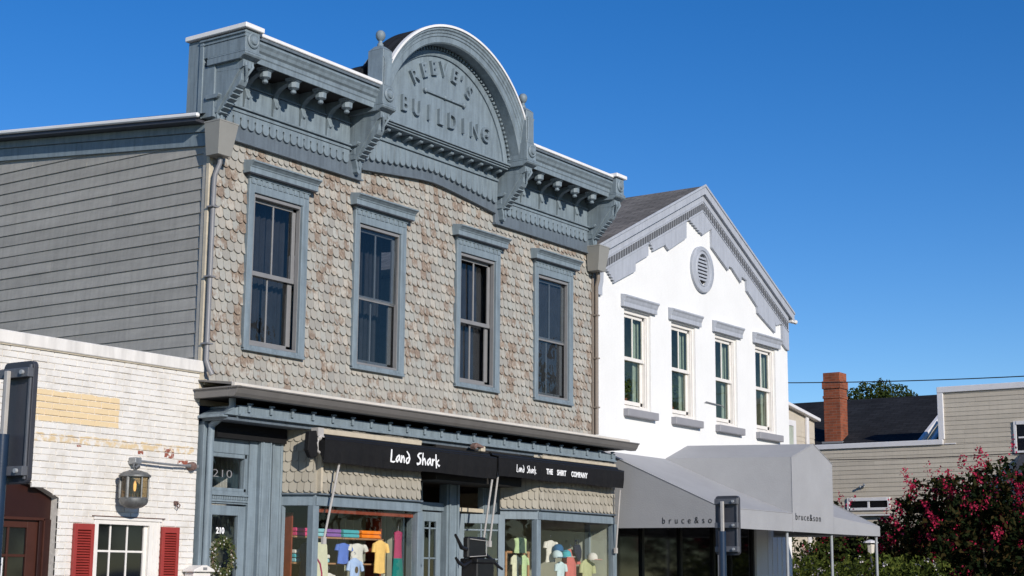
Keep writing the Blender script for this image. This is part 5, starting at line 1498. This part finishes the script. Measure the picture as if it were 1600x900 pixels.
# =================================================================== BEIGE BUILDING ON THE RIGHT
XB = 27.0
BG = thing('clapboard_building', 'long beige clapboard building with a stepped parapet, white trim and a black shingle roof', 'building', (0,0,0))
mb = MB()
clap_rows(mb, -6.0, 10.0, 0, 5.22, .118, lambda u, d, z: (XB-d, u, z), step=.014)
clap_rows(mb, -6.0, .24, 5.22, 6.60, .118, lambda u, d, z: (XB-d, u, z), step=.014)
mb.build('clapboard_siding', M['beige'], BG, fixn=False)
mb = MB(); mb.box(XB+.001, XB+.25, -6, 10, 0, 5.20); mb.box(XB+.001, XB+.25, -6, .3, 5.20, 6.55); mb.box(XB+.25, 45, -6, -5.8, 0, 6.5); mb.box(XB+.25, 45, 9.8, 10, 0, 5.2)
mb.build('wall', M['beige'], BG)
mb = MB(); mb.box(XB-.06, XB+.3, .24, 10.0, 5.19, 5.33); mb.box(XB-.06, XB+.3, -6.02, .36, 6.56, 6.72); mb.box(XB-.05, XB+.02, .20, .36, 5.33, 6.56); mb.box(XB-.03, XB+.0, -.1, .22, 5.19, 5.22)
mb.build('parapet_trim', M['whitetrim'], BG, bevel=.01)
mb = MB(); RY0, RY1 = 1.27, 12.0
mb.add([(XB+.35,RY0,5.15),(XB+.35,RY1,5.15),(XB+4.1,RY1,7.02),(XB+4.1,RY0,7.02)], [(0,1,2,3)]); mb.add([(XB+4.1,RY0,7.02),(XB+4.1,RY1,7.02),(XB+12,RY1,5.0),(XB+12,RY0,5.0)], [(0,1,2,3)])
mb.build('roof', M['roofdk'], BG, uv=lambda co, n: (co.y, co.x*1.1))
mb = MB(); mb.prism([(XB+.3,5.14),(XB+.56,5.14),(XB+4.1,6.92),(XB+4.1,7.09)], 'y', RY0-.10, RY0); mb.build('rake_board', M['whitetrim'], BG, bevel=.004)
mb = MB(); mb.prism([(XB+.5,5.05),(XB+10,5.05),(XB+4.1,6.94)], 'y', RY0+.02, RY0+.08); mb.build('gable_wall', M['beige'], BG)
mb = MB(); mb.prism([(XB+.32,5.2),(XB+.52,5.2),(XB+2.1,6.17),(XB+1.95,6.20)], 'y', .76, .83); mb.build('rake_board', M['whitetrim'], BG)
mb = MB(); mb.add([(XB+.45,.24,5.2),(XB+.45,.76,5.2),(XB+3.4,.76,6.85),(XB+3.4,.24,6.85)], [(0,1,2,3)]); mb.build('roof', M['roofdk'], BG, uv=lambda co, n: (co.y, co.x))
# chimney
mb = MB(); qx, qy = XB+1.0, 3.55
mb.box(qx, qx+.50, qy, qy+.50, 4.9, 7.0); mb.box(qx-.03, qx+.53, qy-.03, qy+.53, 7.0, 7.22); mb.box(qx-.0, qx+.50, qy, qy+.50, 7.22, 7.46)
mb.box(qx-.02, qx+.52, qy-.02, qy+.52, 6.72, 6.80)
mb.add([], []); mb.build('chimney', M['chimney'], BG, uv=box_uv, bevel=.006)
MB().box(qx-.06, qx+.7, qy-.06, qy+.56, 5.3, 5.5).build('chimney_flashing', M['sashgr'], BG)
def side_window(y0, y1, z0, z1, cols):
    mb = MB(); mb.box(XB-.05, XB+.04, y0-.07, y0, z0-.07, z1+.09); mb.box(XB-.05, XB+.04, y1, y1+.07, z0-.07, z1+.09); mb.box(XB-.06, XB+.04, y0, y1, z1, z1+.09); mb.box(XB-.06, XB+.04, y0, y1, z0-.07, z0)
    for i in range(1, cols): yy = y0+(y1-y0)*i/cols; mb.box(XB-.035, XB+.03, yy-.03, yy+.03, z0, z1)
    o = mb.build('window', M['whitetrim'], BG, bevel=.004); MB().box(XB-.018, XB-.014, y0, y1, z0, z1).build('glass_pane', M['glassdark'], o)
    return o
side_window(-2.55, -1.70, 4.95, 5.62, 1); side_window(1.84, 2.92, 3.58, 3.76, 2)
mb = MB(); mb.box(XB-.035, XB-.01, -2.5, -1.75, 5.27, 5.31); mb.build('sash_rail', M['whitetrim'], BG)
MB().box(XB-.12, XB-.0, 1.7, 3.1, 3.36, 3.40).build('ledge_board', M['whitetrim'], BG)
t = thing('wall_floodlight', 'small twin flood lamp fixed on the beige clapboard wall', 'lamp', (XB-.02, 2.5, 4.16)); t.scale = (.62, .62, .62)
MB().lathe([(.03,0),(.05,-.06),(.055,-.11),(.03,-.12)], (-.06,-.08,.05), 10, 'x').build('lamp_head', M['pole'], t, smooth=True); MB().box(-.1, 0, -.05, .14, -.06, .02).build('lamp_box', M['pole'], t, bevel=.01)
MB().lathe([(.03,0),(.055,-.1),(.03,-.12)], (-.06,.12,-.03), 10, 'x').build('lamp_head', M['pole'], t, smooth=True)
t = thing('wall_awning', 'small dark grey awning on the beige wall at the right edge', 'awning', (XB, -2.15, 4.75))
MB().prism([(-.02,.12),(-.02,-.45),(-.75,-.45),(-.75,-.40)], 'y', -1.6, .38).build('awning_cloth', M['signback'], t)
# small cream building right behind the white one
SM = thing('cream_shed', 'narrow cream clapboard building seen just right of the white building', 'building', (0,0,0))
mb = MB(); sy = 2.5
clap_rows(mb, 18.6, 23.84, 0, 5.62, .118, lambda u, d, z: (u, sy-d, z), step=.014)
mb.build('clapboard_siding', M['beige'], SM, fixn=False)
MB().box(18.6, 23.84, sy+.001, sy+3.0, 0, 5.6).build('wall', M['beige'], SM)
mb = MB(); mb.prism([(18.6,6.36),(23.92,5.64),(23.92,5.72),(18.6,6.46)], 'y', sy-.16, sy+3.1); mb.build('roof', M['whitetrim'], SM, bevel=.01)
mb = MB(); mb.prism([(18.6,5.2),(23.84,5.2),(23.84,5.64),(18.6,6.36)], 'y', sy-.012, sy+.02); mb.build('gable_boards', M['beige'], SM)
MB().box(23.25, 23.38, sy-.08, sy-.015, 0, 5.84).build('downpipe', M['whitetrim'], SM, bevel=.01)
mb = MB(); mb.box(22.0, 22.1, sy-.05, sy, 4.2, 5.56); mb.box(22.52, 22.66, sy-.05, sy, 4.2, 5.56); mb.box(22.1,22.52,sy-.05,sy,5.42,5.56); mb.box(22.1,22.52,sy-.04,sy,4.9,4.95)
wo = mb.build('window', M['whitetrim'], SM); MB().box(22.1, 22.52, sy-.03, sy-.022, 4.2, 5.42).build('glass_pane', M['roomcurtain'], wo)

# =================================================================== VEGETATION
def tree(name, label, loc, trunk_h, blobs, nleaf, size, mat, seed, group=None, tr=.18):
    t = thing(name, label, 'tree', loc, group=group); rnd = random.Random(seed)
    mb = MB(); mb.tube([(0,0,-.1),(.05,.02,trunk_h*.5),(.0,.05,trunk_h)], [tr, tr*.75, tr*.55], 10)
    for b in blobs: 
        m = Vector((b[0]*.45, b[1]*.45, trunk_h+(b[2]-trunk_h)*.5)); mb.tube([(0,0,trunk_h*.8), tuple(m), (b[0], b[1], b[2])], [tr*.45, tr*.28, tr*.08], 7)
    mb.build('trunk', M['bark'], t, smooth=True)
    mb = MB(); leaves(mb, blobs, nleaf, size, seed); mb.build('crown', M[mat], t, fixn=False)
    return t
rnd = random.Random(11)
tree('broadleaf_tree', 'dark green tree rising just above the black shingle roof right of the chimney', (54.4, 12.9, 0), 6.5, [(-.9,1.1,9.6,.6),(-.4,.5,9.8,.7),(.1,0,9.85,.75),(.5,-.6,9.8,.65),(.9,-1.0,9.6,.5),(0,0,8.9,1.3),(1.4,-1.9,9.3,.45),(-.8,1.3,9.1,.7)], 6500, .085, 'leaf', 4, tr=.4)
tree('broadleaf_tree', 'small tree tip showing at the far left above the black roof', (53, 15.2, 0), 6.0, [(0,0,8.95,.42),(0,-.6,8.8,.4),(.1,.5,8.7,.5)], 1300, .085, 'leaf', 6, tr=.3)
# crape myrtles: several stems, dark crown, crimson panicles
def myrtle(label, loc, blobs, nl, nf, seed, fl_top):
    t = thing('crape_myrtle', label, 'flowering shrub', loc, group='crape myrtles in front of the beige wall'); rnd = random.Random(seed)
    mb = MB()
    for k in range(7):
        a = 2*PI*k/7; b = blobs[k % len(blobs)]; mb.tube([(.15*math.cos(a), .15*math.sin(a), -.1), (.3*math.cos(a)+b[0]*.3, .3*math.sin(a)+b[1]*.3, b[2]*.5), (b[0], b[1], b[2]*.95)], [.06,.045,.015], 7)
    mb.build('stem', M['bark'], t, smooth=True)
    mb = MB(); leaves(mb, blobs, nl, .075, seed); mb.build('foliage', M['leafmyrtle'], t, fixn=False)
    mb = MB(); tot = sum(b[3]**2 for b in blobs)
    for b in blobs:
        for _ in range(int(nf*b[3]**2/tot)):
            a = rnd.uniform(0, 2*PI); u = rnd.uniform(-.25, 1)**3 if rnd.random() < .3 else rnd.uniform(.2, 1); s_ = math.sqrt(1-u*u)
            d = Vector((s_*math.cos(a), s_*math.sin(a), u))
            if d.x > .5: continue
            p0 = Vector(b[:3])+d*b[3]*rnd.uniform(.9, 1.12)
            ln = rnd.uniform(.10, .22)
            for q in range(30):
                tt = rnd.random(); p = p0+(d*.6+Vector((0,0,.5)))*ln*tt*2+Vector((rnd.gauss(0,1), rnd.gauss(0,1), rnd.gauss(0,1)))*.065*(1.1-tt*.7)
                e1_ = Vector((rnd.gauss(0,1), rnd.gauss(0,1), rnd.gauss(0,1))).normalized(); e2 = e1_.cross(Vector((rnd.gauss(0,1), rnd.gauss(0,1), rnd.gauss(0,1)))).normalized(); s = rnd.uniform(.016, .034)
                mb.add([p-e1_*s, p+e2*s, p+e1_*s, p-e2*s], [(0,1,2,3)])
    mb.build('flower_panicles', M['flowerred'], t, fixn=False)
    return t
myrtle('wide crape myrtle with crimson blossom in front of the low beige wall window', (22.3, -1.3, 0), [(0,.7,2.9,.6),(-.3,.2,3.3,.7),(0,-.5,3.2,.9),(-.5,0,2.4,1.1),(.3,-1.2,3.2,.8),(-.4,-.9,2.3,1.2),(0,.3,1.6,1.3)], 9000, 120, 21, 3.8)
myrtle('tall crape myrtle with crimson blossom at the right edge of the frame', (21.2, -3.1, 0), [(0,.6,3.3,.8),(-.2,-.2,3.5,.8),(0,-1.0,3.2,.9),(-.5,.3,2.5,1.1),(-.3,-1.2,2.2,1.2),(0,-.3,1.4,1.3)], 9000, 110, 22, 3.9)
myrtle('small crape myrtle tip showing at the right side of the grey canopy', (24.0, 2.1, 0), [(0,0,3.1,.45),(0,.3,2.6,.6),(0,-.3,2.5,.6),(0,0,1.8,.9)], 2600, 26, 23, 3.6)
def hedge(name, label, cat, loc, blobs, nl, mat, seed, flowers=0, size=.06):
    t = thing(name, label, cat, loc); mb = MB()
    for b in blobs[:8]: mb.tube([(b[0], b[1], -.1), (b[0]+.05, b[1], b[2])], [.05, .02], 6)
    mb.build('stem', M['bark'], t)
    mb = MB(); leaves(mb, blobs, nl, size, seed); mb.build('foliage', M[mat], t, fixn=False)
    if flowers:
        rnd = random.Random(seed); mb = MB()
        for _ in range(flowers):
            b = rnd.choice(blobs); a = rnd.uniform(0, 2*PI); u = rnd.uniform(-.2, 1); s_ = math.sqrt(1-u*u); p0 = Vector(b[:3])+Vector((s_*math.cos(a), s_*math.sin(a), u))*b[3]*1.03
            for q in range(9):
                p = p0+Vector((rnd.gauss(0,1), rnd.gauss(0,1), rnd.gauss(0,1)))*.035; e = Vector((rnd.gauss(0,1), rnd.gauss(0,1), rnd.gauss(0,1))).normalized(); f_ = e.cross(Vector((rnd.gauss(0,1), rnd.gauss(0,1), rnd.gauss(0,1)))).normalized(); s = .022
                mb.add([p-e*s, p+f_*s, p+e*s, p-f_*s], [(0,1,2,3)])
        mb.build('flower_cluster', M['flowerwhite'], t, fixn=False)
    return t
rnd = random.Random(31)
hedge('flowering_hedge', 'light green hedge with pale blossoms behind the canopy poles', 'hedge', (18.6, -1.6, 0), [(rnd.uniform(-.6,.9), y*.32+rnd.uniform(-.1,.1), rnd.uniform(1.45,1.85), rnd.uniform(.42,.55)) for y in range(-3, 11)]+[(0,y*.6,.6,.6) for y in range(-1,5)], 11000, 'leafhedge', 32, 70, .045)
hedge('dark_hedge', 'tall dark evergreen hedge filling the shade in front of the beige wall', 'hedge', (24.8, -1.2, 0), [(rnd.uniform(-.3,.3), y*.5, rnd.uniform(2.1,2.4)+(.5 if y < 2 else 0), .75) for y in range(-6, 11)]+[(rnd.uniform(-.3,.3), y*.8, 1.2, 1.15) for y in range(-5, 8)], 30000, 'leafdk', 33, 0, .09)
hedge('background_bush', 'olive green bush in the gap beyond the white side door', 'bush', (21.4, 1.6, 0), [(0,y*.5,rnd.uniform(1.9,2.5),.7) for y in range(-2,4)]+[(0,y*.6,1.0,.9) for y in range(-2,4)], 6000, 'leaf', 35, 12, .06)
t = thing('garden_lantern', 'pale garden lantern on a post seen below the canopy edge', 'lamp', (19.9, -.55, 0))
MB().tube([(0,0,0),(0,0,2.2)], .03, 8).build('post', M['signback'], t, smooth=True); MB().lathe([(.07,2.2),(.09,2.45),(.02,2.46)], (0,0,0), 6).build('lamp_glass', M['gutlite'], t); MB().lathe([(.17,2.46),(.15,2.49),(.03,2.53)], (0,0,0), 8).build('lamp_cap', M['whitetrim'], t)
t = MB(); rr = random.Random(77)
leaves(t, [(x*5.5, rr.uniform(-42,-36), rr.uniform(4,10), rr.uniform(4,5.5)) for x in range(-4, 30)], 9000, .55, 78)
t.build('reflection_trees', M['leaf'], kind='stuff', label='row of trees added out of view across the street to darken shop glass reflections', cat='trees', fixn=False)  # unseen trees, added so the glass mirrors something dark
# wires
def wire(pts, label, r=.012):
    t = thing('power_cable', label, 'cable', pts[0], group='overhead cables at the right'); n = 24; o = Vector(pts[0]); b = Vector(pts[1]); L = []
    for i in range(n+1):
        u = i/n; p = (b-o)*u; p.z -= pts[2]*4*u*(1-u); L.append(tuple(p))
    e = Vector(L[-1])-Vector(L[-2]); L += [tuple(Vector(L[-1])+e*k+Vector((0,0,.004*k*k))) for k in (6, 14, 26, 40, 56)]
    MB().tube(L, r, 6).build('cable_strand', M['blackm'], t, smooth=True)
wire(WIRE1 := ((17.9, 6.0, 6.35), (19.0, -9.0, 5.85), .25), 'thin upper overhead cable crossing the sky past the brick chimney')
wire(WIRE2 := ((24.0, 8.0, 5.0), (22.0, -8.0, 4.7), .3), 'lower sagging cable crossing in front of the beige clapboard wall')
# dark blue SUV whose roof just enters the frame
t = thing('parked_suv', 'dark blue parked car whose roof edge shows at the bottom right corner', 'car', (8.2, -9.6, 0), R(0))
mb = MB(); side = [(-2.3,.45),(-2.35,.75),(-2.25,1.05),(-1.3,1.12),(-.65,1.62),(-.2,1.72),(.9,1.735),(1.75,1.66),(2.15,1.15),(2.28,1.0),(2.3,.5),(2.1,.35),(-2.1,.35)]
mb.prism(side, 'y', -.88, .88); mb.build('car_body', M['carpaint'], t, bevel=.09)
mb = MB()
for s_ in (-1, 1): mb.prism([(-1.15,1.14),(-.6,1.55),(.85,1.62),(1.6,1.55),(1.95,1.14)], 'y', s_*.883, s_*.889)
mb.build_each('side_glass', M['glassdark'], t, gap=0.02)
for x in (-1.45, 1.4):
    for s_ in (-1, 1):
        w_ = MB().lathe([(.22,-.11),(.34,-.10),(.35,0),(.34,.10),(.22,.11)], (x, s_*.82, .35), 20, 'y').build('wheel', M['tyre'], t, smooth=True); MB().lathe([(.21,-.115),(.21,.115)], (x, s_*.82, .35), 14, 'y').build('rim', M['chrome'], w_)

# =================================================================== LIGHT, SKY, CAMERA
AZ_, EL_ = R(205), R(22)     # compass style azimuth of the sun, clockwise from +Y: left of the street front
sd = Vector((math.sin(AZ_)*math.cos(EL_), math.cos(AZ_)*math.cos(EL_), math.sin(EL_)))
su = bpy.data.lights.new('sun', 'SUN'); su.energy = 5.0; su.angle = R(.53); su.color = (1.0, .93, .83)
so = bpy.data.objects.new('sun', su); COL.objects.link(so); so.rotation_euler = sd.to_track_quat('Z', 'Y').to_euler(); so.location = (0,-20,30)
w = bpy.data.worlds.new('World'); scn.world = w; w.use_nodes = True; nt = w.node_tree
sk = nt.nodes.new('ShaderNodeTexSky'); sk.sky_type = 'NISHITA'; sk.sun_disc = False; sk.sun_elevation = EL_; sk.sun_rotation = AZ_
sk.air_density = 1.0; sk.dust_density = .0; sk.ozone_density = 2.5; sk.altitude = 1500
hs = nt.nodes.new('ShaderNodeHueSaturation'); hs.inputs['Saturation'].default_value = 1.37
hs.inputs['Hue'].default_value = .511
nt.links.new(sk.outputs[0], hs.inputs['Color']); nt.links.new(hs.outputs[0], nt.nodes['Background'].inputs[0])
nt.nodes['Background'].inputs[1].default_value = .142
cam = bpy.data.cameras.new('camera'); co = bpy.data.objects.new('camera', cam); COL.objects.link(co); scn.camera = co
yaw, pitch, roll, f = R(55.0088), R(10.4259), R(.45976), 2475.17
fw = Vector((math.sin(yaw)*math.cos(pitch), math.cos(yaw)*math.cos(pitch), math.sin(pitch))); r0 = Vector((math.cos(yaw), -math.sin(yaw), 0)); u0 = r0.cross(fw)
r2 = r0*math.cos(roll)+u0*math.sin(roll); u2 = -r0*math.sin(roll)+u0*math.cos(roll)
mt = Matrix((( r2.x, u2.x, -fw.x, -13.85), (r2.y, u2.y, -fw.y, -14.4), (r2.z, u2.z, -fw.z, 1.6), (0,0,0,1)))
co.matrix_world = mt
cam.sensor_width = 36; cam.lens = f/1600*36; cam.clip_end = 2000; cam.clip_start = .1
scn.view_settings.view_transform = 'Standard'; scn.view_settings.look = 'None'; scn.view_settings.gamma = 1; scn.view_settings.exposure = -.18
